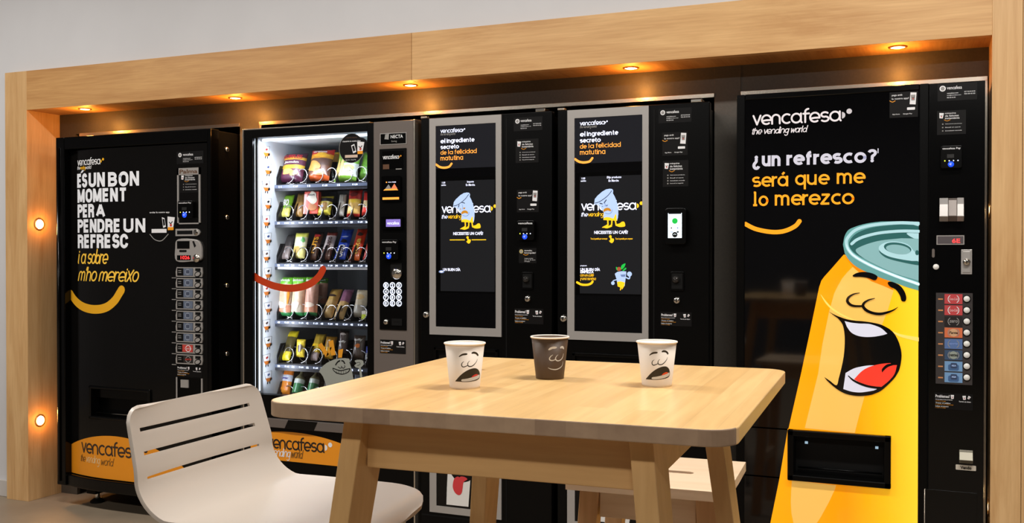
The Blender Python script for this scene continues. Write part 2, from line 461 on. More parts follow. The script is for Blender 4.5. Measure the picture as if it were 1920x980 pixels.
CAPS = {
 'E': ([[(0, 1), (0, 0)], [(0, 1), (.46, 1)], [(0, .5), (.42, .5)], [(0, 0), (.46, 0)]], .66), 'F': ([[(0, 1), (0, 0)], [(0, 1), (.46, 1)], [(0, .5), (.4, .5)]], .6), 'T': ([[(.28, 1), (.28, 0)], [(-.02, 1), (.58, 1)]], .66),
 'P': ([[(0, 1), (0, 0)], [(0, 1), (.26, 1)] + arc(.26, .74, .24, .26, 90, -90, 8) + [(0, .48)]], .66), 'R': ([[(0, 1), (0, 0)], [(0, 1), (.26, 1)] + arc(.26, .75, .24, .25, 90, -90, 8) + [(0, .5)], [(.3, .5), (.46, .4), (.5, 0)]], .72),
 'B': ([[(0, 1), (0, 0)], [(0, 1), (.26, 1)] + arc(.26, .76, .22, .24, 90, -90, 8) + [(0, .52)], [(.2, .52), (.28, .52)] + arc(.28, .26, .24, .26, 90, -90, 8) + [(0, 0)]], .74), 'D': ([[(0, 1), (0, 0)], [(0, 1), (.2, 1)] + arc(.2, .66, .32, .34, 90, 0, 6) + arc(.2, .34, .32, .34, 0, -90, 6) + [(0, 0)]], .74),
 'U': ([[(0, 1), (0, .28)] + arc(.27, .28, .27, .28, 180, 360, 10) + [(.54, 1)]], .76), 'N': ([[(0, 1), (0, 0)], [(.02, 1.05), (.5, -.05)], [(.52, 1), (.52, 0)]], .74), 'M': ([[(0, 1), (0, 0)], [(.04, 1.05), (.34, -.05)], [(.64, 1.05), (.34, -.05)], [(.68, 1), (.68, 0)]], .9),
 'A': ([[(0, 0), (.28, 1.05)], [(.56, -.08), (.28, 1.05)], [(.12, .3), (.44, .3)]], .74), 'O': ([arc(.28, .66, .28, .36, 180, 0, 10) + arc(.28, .34, .28, .36, 0, -180, 10) + [(0, .66)]], .76), 'C': ([arc(.28, .66, .28, .36, 5, 180, 10) + arc(.28, .34, .28, .36, 180, 355, 10)], .74),
 'S': ([arc(.25, .75, .23, .27, 10, 90, 4) + arc(.25, .75, .23, .27, 90, 235, 7) + arc(.25, .26, .25, .27, 55, -90, 7) + arc(.25, .26, .25, .27, -90, -175, 5)], .68), ' ': ([], .22),
}
GL = {
 'v': ([[(0, 1), (.38, 0), (.76, 1)]], .82), 'e': ([[(.08, .38), (.5, .44)] + arc(.5, .5, .48, .5, -8, 90, 6) + arc(.5, .5, .48, .5, 90, 305, 14)], 1.04),
 'n': ([[(0, 0), (0, .6)] + arc(.4, .58, .4, .42, 180, 0, 10) + [(.8, 0)]], .98), 'c': ([arc(.5, .5, .48, .5, 55, 305, 16)], .92),
 'a': ([arc(.5, .5, .48, .5, 0, 360, 22), [(.98, 1), (.98, .12), (1.08, 0)]], 1.16), 'f': ([[(.2, 0), (.2, 1.2)] + arc(.55, 1.2, .35, .35, 180, 95, 6), [(0, .95), (.6, .95)]], .62),
 's': ([arc(.42, .74, .36, .26, 40, 90, 3) + arc(.42, .74, .36, .26, 90, 260, 9) + arc(.42, .26, .38, .26, 80, -140, 12)], .88),
 't': ([[(.2, 1.4), (.18, .2)] + arc(.36, .2, .18, .2, 180, 290, 5), [(0, 1), (.46, 1.05)]], .56), 'h': ([[(0, 1.6), (0, 0)], [(0, .5)] + arc(.34, .6, .34, .38, 170, 0, 8) + [(.7, 0)]], .86),
 'd': ([arc(.42, .46, .4, .46, 0, 360, 16), [(.86, 1.7), (.82, .1), (.92, 0)]], 1.02), 'i': ([[(0, .95), (0, .08), (.08, 0)], [(.02, 1.32), (.021, 1.38)]], .26),
 'g': ([arc(.42, .5, .4, .45, 0, 360, 16), [(.84, .95), (.82, -.3)] + arc(.46, -.3, .36, .35, 0, -150, 8)], 1.0), 'w': ([[(0, .95), (.18, 0), (.46, .8), (.7, 0), (.96, .95)]], 1.08),
 'o': ([arc(.42, .5, .4, .5, 0, 360, 20)], .92), 'r': ([[(0, 1), (0, 0)], [(0, .55)] + arc(.32, .6, .32, .36, 170, 60, 5)], .56), 'l': ([[(0, 1.6), (0, .1), (.1, 0)]], .26),
 'b': ([[(0, 1.7), (0, .1)], arc(.4, .45, .4, .46, 0, 360, 16)], .9), 'm': ([[(0, 0), (0, .62)] + arc(.28, .62, .28, .36, 180, 0, 8) + [(.56, .05)], [(.56, .62)] + arc(.84, .62, .28, .36, 180, 0, 8) + [(1.12, 0)]], 1.26),
 "'": ([[(.08, 1.6), (.02, 1.2)]], .2), 'x': ([[(0, 1.1), (.62, 0)], [(.7, 1.25), (0, 0)]], .74), 'u': ([[(0, 1), (0, .4)] + arc(.36, .4, .36, .4, 180, 360, 8) + [(.72, 1), (.72, .06)]], .9),
 'y': ([[(0, 1), (.36, .05)], [(.75, 1), (.2, -.6)]], .84), ' ': ([], .42), 'é': ([[(.08, .38), (.5, .44)] + arc(.5, .5, .48, .5, -8, 90, 6) + arc(.5, .5, .48, .5, 90, 305, 14), [(.5, 1.2), (.72, 1.5)]], 1.04),
}
def strokes(s, shear=0.0, narrow=1.0, asc=1.0, face=None, gap=0.0):
    x = 0; out = []
    for ch in s:
        st, adv = (face or GL).get(ch) or GL[ch]
        for poly in st:
            q = [(px, pz if pz <= 1 else 1 + (pz - 1) * asc) for px, pz in poly]
            out.append([((x + px * narrow) + shear * pz, pz) for px, pz in q])
        x += adv * narrow + (0.02 if narrow < 1 else 0.06) + gap
    return out
def stroke_words(mb, s, x0, x1, zb, xh, w, y, m, shear=0.0, narrow=1.0, rise=0.0, cut=None, asc=.75, face=None, caps=True, gap=0.0):
    st = strokes(s, shear, narrow, asc, face, gap)
    allx = [p[0] for q in st for p in q]; a, b = min(allx), max(allx); k = (x1 - x0) / (b - a)
    for q in st:
        pts = [(x0 + (p[0] - a) * k, zb + p[1] * xh + rise * (p[0] - a) * k) for p in q]
        if not caps:
            if len(pts) == 2 and abs(q[0][1] - q[1][1]) < .09 and abs(q[0][0] - q[1][0]) < .02:
                mb.disc((pts[0][0] + pts[1][0]) / 2, (pts[0][1] + pts[1][1]) / 2, w * .56, y, m); continue
            pts = list(pts)
            for e_, f_ in ((0, 1), (-1, -2)):
                dx_, dz_ = pts[e_][0] - pts[f_][0], pts[e_][1] - pts[f_][1]
                if abs(dx_) < .15 * abs(dz_): pts[e_] = (pts[e_][0], pts[e_][1] + math.copysign(w / 2, dz_))
        if cut and any(cut[0] < p[0] < cut[1] for p in pts): continue
        mb.ribbon(pts, w, y, m, caps)
def sans(mb, s, uL, uR, um, vx, vb, Y, m, wt=.22, off=.001, dx=0.0, asc=1.0):
    """rounded geometric words: x-height line vx and baseline vb read at u = um"""
    x0, x1 = PX(uL, Y) + dx, PX(uR, Y) + dx; zb, zt = P(um, vb, Y)[1], P(um, vx, Y)[1]; w = (zt - zb) * wt; h = w / 2
    stroke_words(mb, s, x0 + h, x1 - h, zb + h, zt - zb - w, w, Y - off, m, face=SANS, caps=False, asc=asc, gap=max(0, wt / (1 - wt) - .19))
def caps_words(mb, s, uL, uR, um, vt, vb, Y, m, wt=.235, off=.0012):
    x0, x1 = PX(uL, Y), PX(uR, Y); zb, zt = P(um, vb, Y)[1], P(um, vt, Y)[1]; w = (zt - zb) * wt; h = w / 2
    stroke_words(mb, s, x0 + h, x1 - h, zb + h, zt - zb - w, w, Y - off, m, face=CAPS, caps=False, asc=1, gap=.05)
def logo(mb, uL, uR, ub, vtop, vbase, Y, m, mdot=None, w=None, dx=0.0, off=0.0006, cut=None, dots=True):
    """the rounded wordmark; uL..uR spans v..a, x-height measured at u = ub"""
    x0, x1 = PX(uL, Y) + dx, PX(uR, Y) + dx
    zb, zt = P(ub, vbase, Y)[1], P(ub, vtop, Y)[1]
    xh = zt - zb; w = w or xh * 0.17
    h = w / 2
    stroke_words(mb, 'vencafesa', x0 + h, x1 - h, zb + h, xh - w, w, Y - off, m, cut=cut, asc=.85)
    if dots:
        r = xh * 0.24; cx_ = x1 + xh * 0.02
        mb.poly([(cx_, zt - xh * .75)] + [(cx_ + r * 1.2 * math.cos(t), zt - xh * .45 + r * 1.25 * math.sin(t)) for t in [(-PI / 2 + PI * i / 10) for i in range(11)]] + [(cx_, zt - xh * .15)], Y - off, mdot or m)
        mb.disc(cx_ + r * 2.6, zt - xh * .12, r, Y - off, mdot or m)

# ------------------------------------------------------------------ setting
YF, YB = 3.621, 3.826            # front face of the oak surround, face of the dark infill behind it
XL0, XL1, XR1, XR2 = -4.347, -4.196, 0.172, 0.262
ZT, ZS = 2.166, 1.970            # top and underside of the oak header
YW = 3.66
FLOORM = mat('concrete floor', (146, 130, 110), 0.45, noise=0.12, nscale=3.5, bump=0.15)
WALLM = mat('white wall paint', (214, 214, 216), 0.85, noise=0.02, nscale=4)
def structure(o): o['kind'] = 'structure'; return o
mb = MB(); mb.box(-7, 3.2, -4, 4.6, -0.1, 0, FLOORM); structure(mb.build('floor'))
mb = MB(); mb.box(-7, 3.2, YW, YW + 0.1, ZT + .002, CEIL, WALLM); structure(mb.build('wall_back'))
mb = MB(); mb.box(-7, XL0, YW, YW + 0.1, 0, ZT + .002, WALLM); structure(mb.build('wall_back'))
mb = MB(); mb.box(1.1, 3.2, YW, YW + 0.1, 0, ZT + .002, WALLM); structure(mb.build('wall_back'))
mb = MB(); mb.box(-7, XL0, YW - 0.014, YW, 0, 0.085, mat('baseboard', (205, 200, 195), 0.5)); structure(mb.build('baseboard_left', bevel=0.003))
mb = MB(); mb.box(-7, 3.2, -4, YW + 0.1, CEIL, CEIL + 0.1, mat('grey ceiling', (84, 84, 88), 0.9)); structure(mb.build('ceiling'))
mb = MB(); mb.box(-7, 3.2, -4.1, -4, 0, CEIL, mat('far grey wall', (66, 66, 70), 0.8)); structure(mb.build('wall_front'))
mb = MB(); mb.box(-7.1, -7, -4, YW, 0, CEIL, mat('side wall grey', (120, 120, 124), .8)); structure(mb.build('wall_left'))
mb = MB(); mb.box(3.2, 3.3, -4, YW, 0, CEIL, MATS['side wall grey']); structure(mb.build('wall_right'))

for i, (sx_, sy_, e_) in enumerate(STRIPS):
    t = thing('ceiling_light', (sx_, sy_, CEIL), 'long white strip light fixed to the grey ceiling of the room', 'light', 'strip lights on the ceiling')
    mb = MB(); mb.box(sx_ - .68, sx_ + .68, sy_ - .1, sy_ + .1, CEIL - 0.09, CEIL - .001, mat('fixture white', (230, 230, 230), 0.5)); mb.build('housing', t, 0.005)

# ---- oak surround with dark infill
sur = thing('oak_surround', ((XL0 + XR2) / 2, YF, 0), 'large oak laminate surround framing the row of vending machines', 'surround')
mb = MB(); mb.box(XL0, XL1, YF, YB + .02, 0, ZT, OAK_V); mb.build('left_post', sur, 0.001)
mb = MB(); mb.box(XR1, XR2, YF, YB + .02, 0, ZT + .002, OAK_V); mb.build('right_post', sur, 0.001)
mb = MB(); mb.box(XR2 + .0015, 1.1, YF, YB, 0, ZT + .002, OAK_V); mb.build('side_panel', sur, 0.001)
XJ = PX(772, YF)
mb = MB(); mb.box(XL1, XJ - .0008, YF, YW, ZS, ZT, OAK_L); mb.build('header_board', sur, 0.001)
mb = MB(); mb.box(XJ + .0008, XR1, YF, YW, ZS, ZT, OAK_H); mb.build('header_board', sur, 0.001)
mb = MB(); mb.box(XL1, XR1, YW, YB, ZS, ZS + .022, OAK_Y); mb.build('soffit', sur)
O1L, O1R, O2L, O2R, O3L = -4.085, -3.039, -2.925, -0.783, -0.683
ZO = 1.866
mb = MB()
mb.box(XL1, O1L, YB, YB + .018, 0, ZS, PANEL); mb.box(O1L, O1R, YB, YB + .018, ZO, ZS, PANEL)
mb.box(O1R, O2L, YB, YB + .018, 0, ZS, PANEL); mb.box(O2L, O2R, YB, YB + .018, ZO, ZS, PANEL)
mb.box(O3L, XR1, YB, YB + .018, ZO, ZS, PANEL)
mb.build('infill_panel', sur)
mb = MB(); mb.box(O2R, O3L, YB - .003, YB + .018, 0, ZS, PANEL); mb.build('infill_pillar', sur, 0.001)
for a, b in ((O1L + .03, O1R), (O2L, O2R), (O3L, XR1 - .004)):
    mb = MB(); mb.box(a, b, YB - .006, YB + .004, ZO - .013, ZO + .003, ALU); mb.build('edge_trim', sur, 0.001)
mb = MB(); mb.box(XR1 - .018, XR1 - .004, YB - .012, YB + .004, 0, ZO - .013, ALU); mb.build('edge_trim', sur, 0.001)
mb = MB(); mb.box(O2L, O2L + .012, YB - .004, YB + .002, ZO - .06, ZO - .012, ALU); mb.build('edge_trim', sur, 0.001)

mb = MB(); mb.box(XL0, XR2, 4.42, 4.44, 0, ZS + .03, BLKM); mb.box(XL0, XR2, YB + .018, 4.42, ZS + .001, ZS + .02, BLKM); mb.box(XL0, XL0 + .02, YB + .018, 4.42, 0, ZS, BLKM); mb.box(XR2 - .02, XR2, YB + .018, 4.42, 0, ZS, BLKM); mb.build('back_lining', sur)
SOFF = [(-3.894, 3.705), (-2.975, 3.712), (-2.061, 3.725), (-1.084, 3.713), (-0.12, 3.70)]
SOFL = ['above the far left drinks machine', 'just left of the snack machine', 'under the joint of the oak header', 'above the right-hand coffee machine', 'above the large orange drinks machine']
for (x, y), lb in zip(SOFF, SOFL):
    t = thing('recessed_spotlight', (x, y, ZS), 'small warm round spotlight in the oak soffit ' + lb, 'spotlight', 'spotlights in the oak soffit')
    mb = MB(); mb.lathe([(.024, 0), (.031, 0), (.031, -.004), (.024, -.004), (.024, 0)], (x, y, ZS), LAMPR, 32); mb.build('lamp_ring', t)
    mb = MB(); mb.lathe([(.0, -.0025), (.0235, -.0022), (.0235, -.0005), (0, -.0004)], (x, y, ZS), LAMPW, 32); mb.build('lamp_lens', t)
    spot('lamp_beam', (0, 0, -.012), (0, 0, -1), 9, (255, 186, 104), 1.9, 0.9, 0.02, t)
    glow('lamp_spill', (0, 0, -.065), 1.7, (255, 166, 72), t)
for X, s_, nm in ((XL1, 1, 'left'), (XR1, -1, 'right')):
    for z, w_ in ((1.399, 'upper'), (.398, 'lower')):
        t = thing('recessed_spotlight', (X, 3.694, z), 'bright warm round spotlight in the inner %s side of the oak surround, %s one' % (nm, w_), 'spotlight', 'spotlights in the oak sides')
        mb = MB(); mb.lathe([(.024, 0), (.031, 0), (.031, .004 * s_), (.024, .004 * s_), (.024, 0)], (X, 3.694, z), LAMPR, 32, 'x'); mb.build('lamp_ring', t)
        mb = MB(); mb.lathe([(.0, .0025 * s_), (.0235, .0022 * s_), (.0235, .0005 * s_), (0, .0004 * s_)], (X, 3.694, z), LAMPW, 32, 'x'); mb.build('lamp_lens', t)
        spot('lamp_beam', (.012 * s_, 0, 0), (s_, 0, 0), 5, (255, 186, 104), 2.7, 0.9, 0.02, t)
        glow('lamp_spill', (.05 * s_, 0, 0), 0.55, (255, 160, 66), t)

# ------------------------------------------------------------------ stickers shared by the machines
def lines(mb, s_list, x0, x1, z, h, gap, y, m):
    for s, f in s_list:
        text_box(mb, s, x0, x0 + (x1 - x0) * f, z - h, z, y, m, 0.01); z -= gap
    return z
def info_sticker(par, x0, x1, z0, z1, y, label='black contact sticker with a white round emblem'):
    w, h = x1 - x0, z1 - z0; mb = MB()
    mb.box(x0, x1, y - .001, y, z0, z1, DARKP); y -= .0016
    mb.disc(x0 + w * .13, z1 - h * .27, h * .17, y, WHITE)
    mb.disc(x0 + w * .13, z1 - h * .27, h * .11, y - .0002, GREYP)
    text_box(mb, 'vencafesa', x0 + w * .24, x0 + w * .62, z1 - h * .34, z1 - h * .14, y, WHITE, .01)
    lines(mb, [('vencafesa.com', .8), ('info@vencafesa.com', 1), ('902 00 45 00', .6)], x0 + w * .24, x0 + w * .6, z1 - h * .52, h * .07, h * .13, y, WHITE)
    lines(mb, [('SAT 902 00 45 00', 1), ('933 00 45 00', 1)], x0 + w * .68, x0 + w * .95, z1 - h * .48, h * .07, h * .13, y, WHITE)
    return mb.build('contact_sticker', par, label=label)
def cup_icon(mb, x, z, h, y, tilt=0, m=None):
    w = h * .8
    c, s = math.cos(tilt), math.sin(tilt)
    q = [(-w * .5, h * .5), (w * .5, h * .5), (w * .36, -h * .5), (-w * .36, -h * .5)]
    mb.poly([(x + a * c - b * s, z + a * s + b * c) for a, b in q], y, m or WHITE)
    mb.ribbon([(x - w * .2, z + h * .05), (x, z - h * .08), (x + w * .22, z + h * .1)], h * .08, y - .0002, DARKP)
    mb.disc(x + w * .02, z - h * .2, h * .12, y - .0002, REDP, n=10)
def happy_sticker(par, x0, x1, z0, z1, y, n=4, title=('màquina', 'de felicitat', 'instantània')):
    w, h = x1 - x0, z1 - z0; mb = MB()
    mb.box(x0, x1, y - .001, y, z0, z1, DARKP); y -= .0016
    cup_icon(mb, x0 + w * .15, z1 - h * .2, h * .22, y, -.1)
    lines(mb, [(title[0], .75), (title[1], .95), (title[2], 1)], x0 + w * .28, x0 + w * .78, z1 - h * .08, h * .075, h * .1, y, WHITE)
    mb.ribbon(smooth_pts([(x0 + w * .25, z1 - h * .38), (x0 + w * .35, z1 - h * .43), (x0 + w * .46, z1 - h * .385)]), h * .018, y, ORANGE)
    for i in range(n):
        zz = z1 - h * (.54 + .42 * i / n)
        mb.disc(x0 + w * .2, zz - h * .018, h * .028, y, GREYP, n=14)
        text_box(mb, ['Selecciona producte', 'Escull el sucre', 'Introdueix moneda', 'Recull la beguda'][i % 4], x0 + w * .29, x0 + w * (.86 - .05 * (i % 2)), zz - h * .036, zz, y, WHITE, .01)
    return mb.build('instruction_sticker', par, label='black instruction sticker with a small white cup and an orange smile')
def app_sticker(par, x0, x1, z0, z1, y):
    w, h = x1 - x0, z1 - z0; mb = MB()
    mb.box(x0, x1, y - .001, y, z0, z1, DARKP); y -= .0016
    lines(mb, [('paga amb', .62), ('la nostra app!', 1)], x0 + w * .08, x0 + w * .68, z1 - h * .08, h * .09, h * .14, y, WHITE)
    mb.ribbon(smooth_pts([(x0 + w * .01, z1 - h * .33), (x0 + w * .1, z1 - h * .38), (x0 + w * .2, z1 - h * .34)]), h * .025, y, ORANGE)
    mb.poly([(x0 + w * .74, z1 - h * .04), (x0 + w * .95, z1 - h * .06), (x0 + w * .92, z1 - h * .52), (x0 + w * .71, z1 - h * .5)], y, WHITE)
    cup_icon(mb, x0 + w * .83, z1 - h * .25, h * .22, y - .0002, 0, GREYP)
    mb.rrect(x0 + w * .62, x0 + w * .9, z1 - h * .72, z1 - h * .62, h * .02, y, WHITE)
    text_box(mb, 'App Store', x0 + w * .1, x0 + w * .36, z0 + h * .1, z0 + h * .16, y, WHITE, .01)
    text_box(mb, 'Google Play', x0 + w * .48, x0 + w * .8, z0 + h * .1, z0 + h * .16, y, WHITE, .01)
    return mb.build('app_sticker', par, label='small black sticker showing a white phone and an orange smile')
def problem_sticker(par, x0, x1, z0, z1, y):
    w, h = x1 - x0, z1 - z0; mb = MB()
    mb.box(x0, x1, y - .001, y, z0, z1, DARKP); y -= .0016
    text_box(mb, 'Problemes?', x0 + w * .03, x0 + w * .4, z1 - h * .3, z1 - h * .12, y, WHITE, .02)
    cup_icon(mb, x0 + w * .47, z1 - h * .22, h * .24, y)
    zz = z1 - h * .38
    for i, s in enumerate(('No ha rebut el seu producte', 'Trucar al telèfon', 'Indicar el número')):
        text_box(mb, s, x0 + w * .03, x0 + w * (.47 - .05 * i), zz - h * .08, zz, y, WHITE, .01); zz -= h * .105
        text_box(mb, 'o enviar un missatge', x0 + w * .03, x0 + w * (.3 + .2 * (i == 1)), zz - h * .06, zz, y, BROWNP if False else ORANGE, .0); zz -= h * .1
    cup_icon(mb, x0 + w * .78, z1 - h * .24, h * .24, y, .1); cup_icon(mb, x0 + w * .9, z1 - h * .22, h * .18, y, -.5)
    text_box(mb, 'Tornem els diners', x0 + w * .64, x0 + w * .95, z1 - h * .52, z1 - h * .44, y, WHITE, .01)
    return mb.build('help_sticker', par, label='black help sticker headed Problemes?')
def card_reader(par, x0, x1, z0, z1, y, title='vencafesa Pay'):
    w, h = x1 - x0, z1 - z0
    mb = MB(); mb.prism(rr_pts(x0, x1, z0, z1, w * .1), y - .022, y, BLKS)
    o = mb.build('card_reader', par, 0.002)
    mb = MB(); yy = y - .0235
    text_box(mb, title, x0 + w * .08, x0 + w * .92, z1 - h * .19, z1 - h * .08, yy, WHITE, .012)
    mb.rect(x0 + w * .3, x0 + w * .62, z0 + h * .45, z0 + h * .62, yy, mat('reader slot', (24, 24, 24), .5))
    for i in range(4): mb.disc(x0 + w * (.2 + .2 * i), z0 + h * .33, w * .028, yy, LEDY if i == 0 else LEDW, n=10)
    mb.build('reader_print', o)
    mb = MB(); mb.lathe([(0, -.002), (w * .14, -.0015), (w * .14, 0)], (x0 + w * .48, yy, z0 + h * .17), BLUEL, 24, 'y')
    k = w * .07; xc, zc = x0 + w * .48, z0 + h * .17
    mb.ribbon([(xc - k, zc), (xc, zc + k * .6), (xc, zc - k * .6), (xc - k, zc)], w * .02, yy - .0024, WHITE)
    mb.build('blue_light', o, label='round glowing blue contactless light')
    return o
def lock(par, x, z, y, r=.0125, name='lock'):
    mb = MB(); mb.lathe([(0, -.012), (r * .75, -.012), (r * .85, -.009), (r, -.006), (r, 0)], (x, y, z), CHROME, 28, 'y')
    mb.box(x - r * .12, x + r * .12, y - .0135, y - .011, z - r * .5, z + r * .5, BLKM)
    return mb.build(name, par, label='round chrome lock')
def coin_return(par, x0, x1, z0, z1, y):
    w, h = x1 - x0, z1 - z0; mb = MB()
    mb.prism(rr_pts(x0, x1, z0, z1, w * .08), y - .006, y, BLKS)
    mb.rect(x0 + w * .1, x0 + w * .9, z0 + h * .1, z0 + h * .9, y - .0066, BLKM)
    mb.lathe([(0, -.014), (w * .2, -.012), (w * .3, -.004), (w * .3, 0)], (x0 + w * .42, y - .006, z0 + h * .58), mat('smoked flap', (60, 58, 56), .15, .6), 20, 'y')
    return mb.build('coin_slot', par, 0.001)

# ------------------------------------------------------------------ drinks machine at the far left
def door_y(x):
    """gentle backward curve of the door towards its left edge"""
    t = max(0.0, (-3.66 - x) / 0.33)
    return .055 * t * t
def wrap1(mb, base=YF):
    mb.bisect_x(0.03)
    return mb.warp(lambda c: (c.x, c.y + door_y(c.x), c.z))
M1X0, M1X1, M1Z0, M1Z1 = -4.000, -3.041, .105, 1.822
m1 = thing('drinks_machine', ((M1X0 + M1X1) / 2, 3.95, 0), 'black glossy drinks vending machine with white and yellow words, at the far left', 'vending machine')
mb = MB(); mb.box(M1X0 + .015, M1X1 - .006, YF + .06, 4.33, M1Z0, M1Z1 - .004, BLKS); mb.build('cabinet', m1, 0.004)
# door slab with opening for the delivery hatch
HX0, HX1, HZ0, HZ1 = PX(165, YF), PX(283, YF), P(165, 784, YF)[1], P(165, 722, YF)[1]
DX0, DX1 = -3.945, -3.062
def slab1(mb, x0, x1, z0, z1, m, back=.06):
    n = max(1, int((x1 - x0) / .03)); 
    xs = [x0 + (x1 - x0) * i / n for i in range(n + 1)]
    front = [(x, YF + door_y(x)) for x in xs]
    pts = front + [(x1, YF + back), (x0, YF + back)]
    mb.prismz(pts, z0, z1, m)
mb = MB()
slab1(mb, DX0, DX1, HZ1 - .01, 1.756, DOOR1); slab1(mb, DX0, DX1, .160, HZ0 + .01, DOOR1)
slab1(mb, DX0, HX0 + .01, HZ0 + .01, HZ1 - .01, DOOR1); slab1(mb, HX1 - .01, DX1, HZ0 + .01, HZ1 - .01, DOOR1)
mb.build('door', m1)
mb = MB(); mb.box(M1X0, DX0, YF, YF + .06, M1Z0, M1Z1, BLK); mb.box(DX1, M1X1, YF, YF + .06, M1Z0, M1Z1, BLK)
mb.box(DX0, DX1, YF, YF + .06, 1.762, M1Z1, BLK); mb.build('door_frame', m1, 0.004)
mb = MB(); mb.tube([(M1X0 + .02, YF - .004, M1Z0 + .02), (M1X0 + .02, YF - .004, M1Z1 - .05)], .007, BLK, 10); mb.build('door_edge', m1)
mb = MB()
pts = [(DX0 - .02, YF + .06)] + [(x, YF + door_y(max(x, DX0)) * .8 - .02) for x in [DX0 - .02 + i * (DX1 - DX0 + .02) / 24 for i in range(25)]] + [(DX1, YF + .06)]
mb.prismz(pts, .100, .158, BLK); mb.build('bumper', m1, 0.006)
# hatch
mb = MB()
fr = .016
for a in ((HX0, HX1, HZ1 - fr, HZ1), (HX0, HX1, HZ0, HZ0 + fr), (HX0, HX0 + fr, HZ0, HZ1), (HX1 - fr, HX1, HZ0, HZ1)):
    yy = YF + door_y(a[0]) - .012
    mb.box(a[0], a[1], yy, yy + .06, a[2], a[3], BLK)
o = mb.build('delivery_hatch', m1, 0.006, 3)
mb = MB(); mb.box(HX0 + fr, HX1 - fr, YF + .09, YF + .1, HZ0 + .01, HZ1 - .01, BLKM); mb.box(HX0 + fr, HX1 - fr, YF + .03, YF + .04, HZ1 - .06, HZ1 - .01, BLK)
mb.tube([(HX0 + .03, YF + .02, HZ0 + .028), (HX1 - .03, YF + .02, HZ0 + .028)], .003, CHROME); mb.build('hatch_flap', o)
# feet
for x in (M1X0 + .13, M1X1 - .13):
    mb = MB(); mb.box(x - .03, x + .03, YF + .09, YF + .17, .05, M1Z0, BLKM); mb.lathe([(.012, .02), (.012, .05)], (x, YF + .13, 0), CHROME, 16); mb.lathe([(.034, 0), (.034, .008), (.014, .022)], (x, YF + .13, 0), BLKM, 20)
    mb.build('foot', m1, 0.001)
# side bolts
for v in (280, 407, 535, 663):
    D = ray(427, v); t = (M1X1 + .001) / D.x; y_, z_ = D.y * t, CAMZ + D.z * t
    mb = MB(); mb.lathe([(.012, -.003), (.012, .002), (.008, .007), (0, .009)], (M1X1 - .003, y_, z_), CHROME, 20, 'x'); mb.build('side_bolt', m1)
# lettering
mb = MB(); Y1 = YF
def t1(s, uL, uR, top, bot, m=WHITE, bold=.022): text_px(mb, s, uL, uR, top, bot, Y1, m, bold, off=.0012)
logo(mb, 138.8, 189, 150, 299.2, 309.6, Y1, WHITE, YELLOW, off=.0012)
stroke_words(mb, 'the', PX(139, Y1), PX(145.5, Y1), P(142, 317, Y1)[1], .011, .0022, Y1 - .0012, WHITE, .2, .8)
stroke_words(mb, 'vending', PX(146, Y1), PX(157.5, Y1), P(142, 317, Y1)[1], .011, .0022, Y1 - .0012, YELLOW, .2, .8)
stroke_words(mb, 'world', PX(158, Y1), PX(170.6, Y1), P(142, 317, Y1)[1], .011, .0022, Y1 - .0012, WHITE, .2, .8)
LW = mat('white door lettering', (230, 232, 236), 0.5, emit=.14)
LYW = mat('yellow door lettering', (246, 196, 66), 0.5, emit=.10)
for w_, a_, b_, c_, d_, e_ in (('ES', 138, 161.5, 150, 324.8, 351.2), ('UN', 164.5, 197.5, 181, 323.2, 350.3), ('BON', 203.5, 261.6, 232, 321.5, 348.8), ('MOMENT', 138.8, 239.4, 189, 352.8, 378.4), ('PER', 138.8, 176, 157, 382.3, 407.5), ('A', 179.5, 198, 189, 381.5, 407),
                         ('PENDRE', 138.8, 227, 183, 410.2, 435.6), ('UN', 232, 273, 252, 409.3, 435.6), ('REFRESC', 139, 240.8, 190, 438.8, 465)):
    caps_words(mb, w_, a_, b_, c_, d_, e_, Y1, LW)
mb.poly([P(144.5, 324.2, Y1 - .001), P(149, 318.4, Y1 - .001), P(154, 318.2, Y1 - .001), P(149.5, 323.2, Y1 - .001)][::-1], Y1 - .0012, LW)
stroke_words(mb, 'i a sobre', PX(140, Y1), PX(202.5, Y1), P(150, 493.2, Y1)[1], .044, .0078, Y1 - .0012, LYW, .18, .62)
stroke_words(mb, "m'ho mereixo", PX(140, Y1), PX(260, Y1), P(150, 525.6, Y1)[1], .044, .0078, Y1 - .0012, LYW, .18, .62)
sm = smooth_pts([P(u, v, Y1) for u, v in ((116.5, 546), (131, 562.6), (150.8, 574.9), (175.3, 579.8), (198, 576.5), (214.5, 564.2), (224.2, 549.6), (228.2, 543))])
sm = [p for p in sm if p[0] > -3.945]
mb.ribbon(sm, .042, Y1 - .0012, mat('yellow smile print', (240, 176, 30), .45))
wrap1(mb).build('lettering', m1)
# orange foot panel
mb = MB(); zb_ = P(248, 897, YF)[1]
xs = [DX0 + (DX1 - DX0) * i / 30 for i in range(31)]
def ztop(x): 
    t = (x + 3.62) / .36
    return .372 - .085 * t * t
FOOT = mat('orange foot panel', (238, 150, 28), .4, coat=.2)
mb.poly([(x, .162) for x in xs] + [(x, max(.17, ztop(x))) for x in xs[::-1]], YF - .0014, FOOT)
logo(mb, 146, 262, 150, 829, 849, YF, mat('dark wordmark', (58, 44, 34), .5), off=.0020)
zz = P(150, 865, YF)[1]
stroke_words(mb, 'the', PX(145, YF), PX(155, YF), zz, .022, .0035, YF - .002, mat('brown script', (120, 80, 30), .5), .2, .7)
stroke_words(mb, 'vending', PX(158, YF), PX(186, YF), zz, .024, .0035, YF - .002, mat('pale script', (238, 200, 140), .5), .2, .7)
stroke_words(mb, 'world', PX(189, YF), PX(213, YF), zz - .004, .024, .0035, YF - .002, MATS['brown script'], .2, .7)
wrap1(mb).build('foot_panel', m1, label='orange arched panel with dark wordmark')
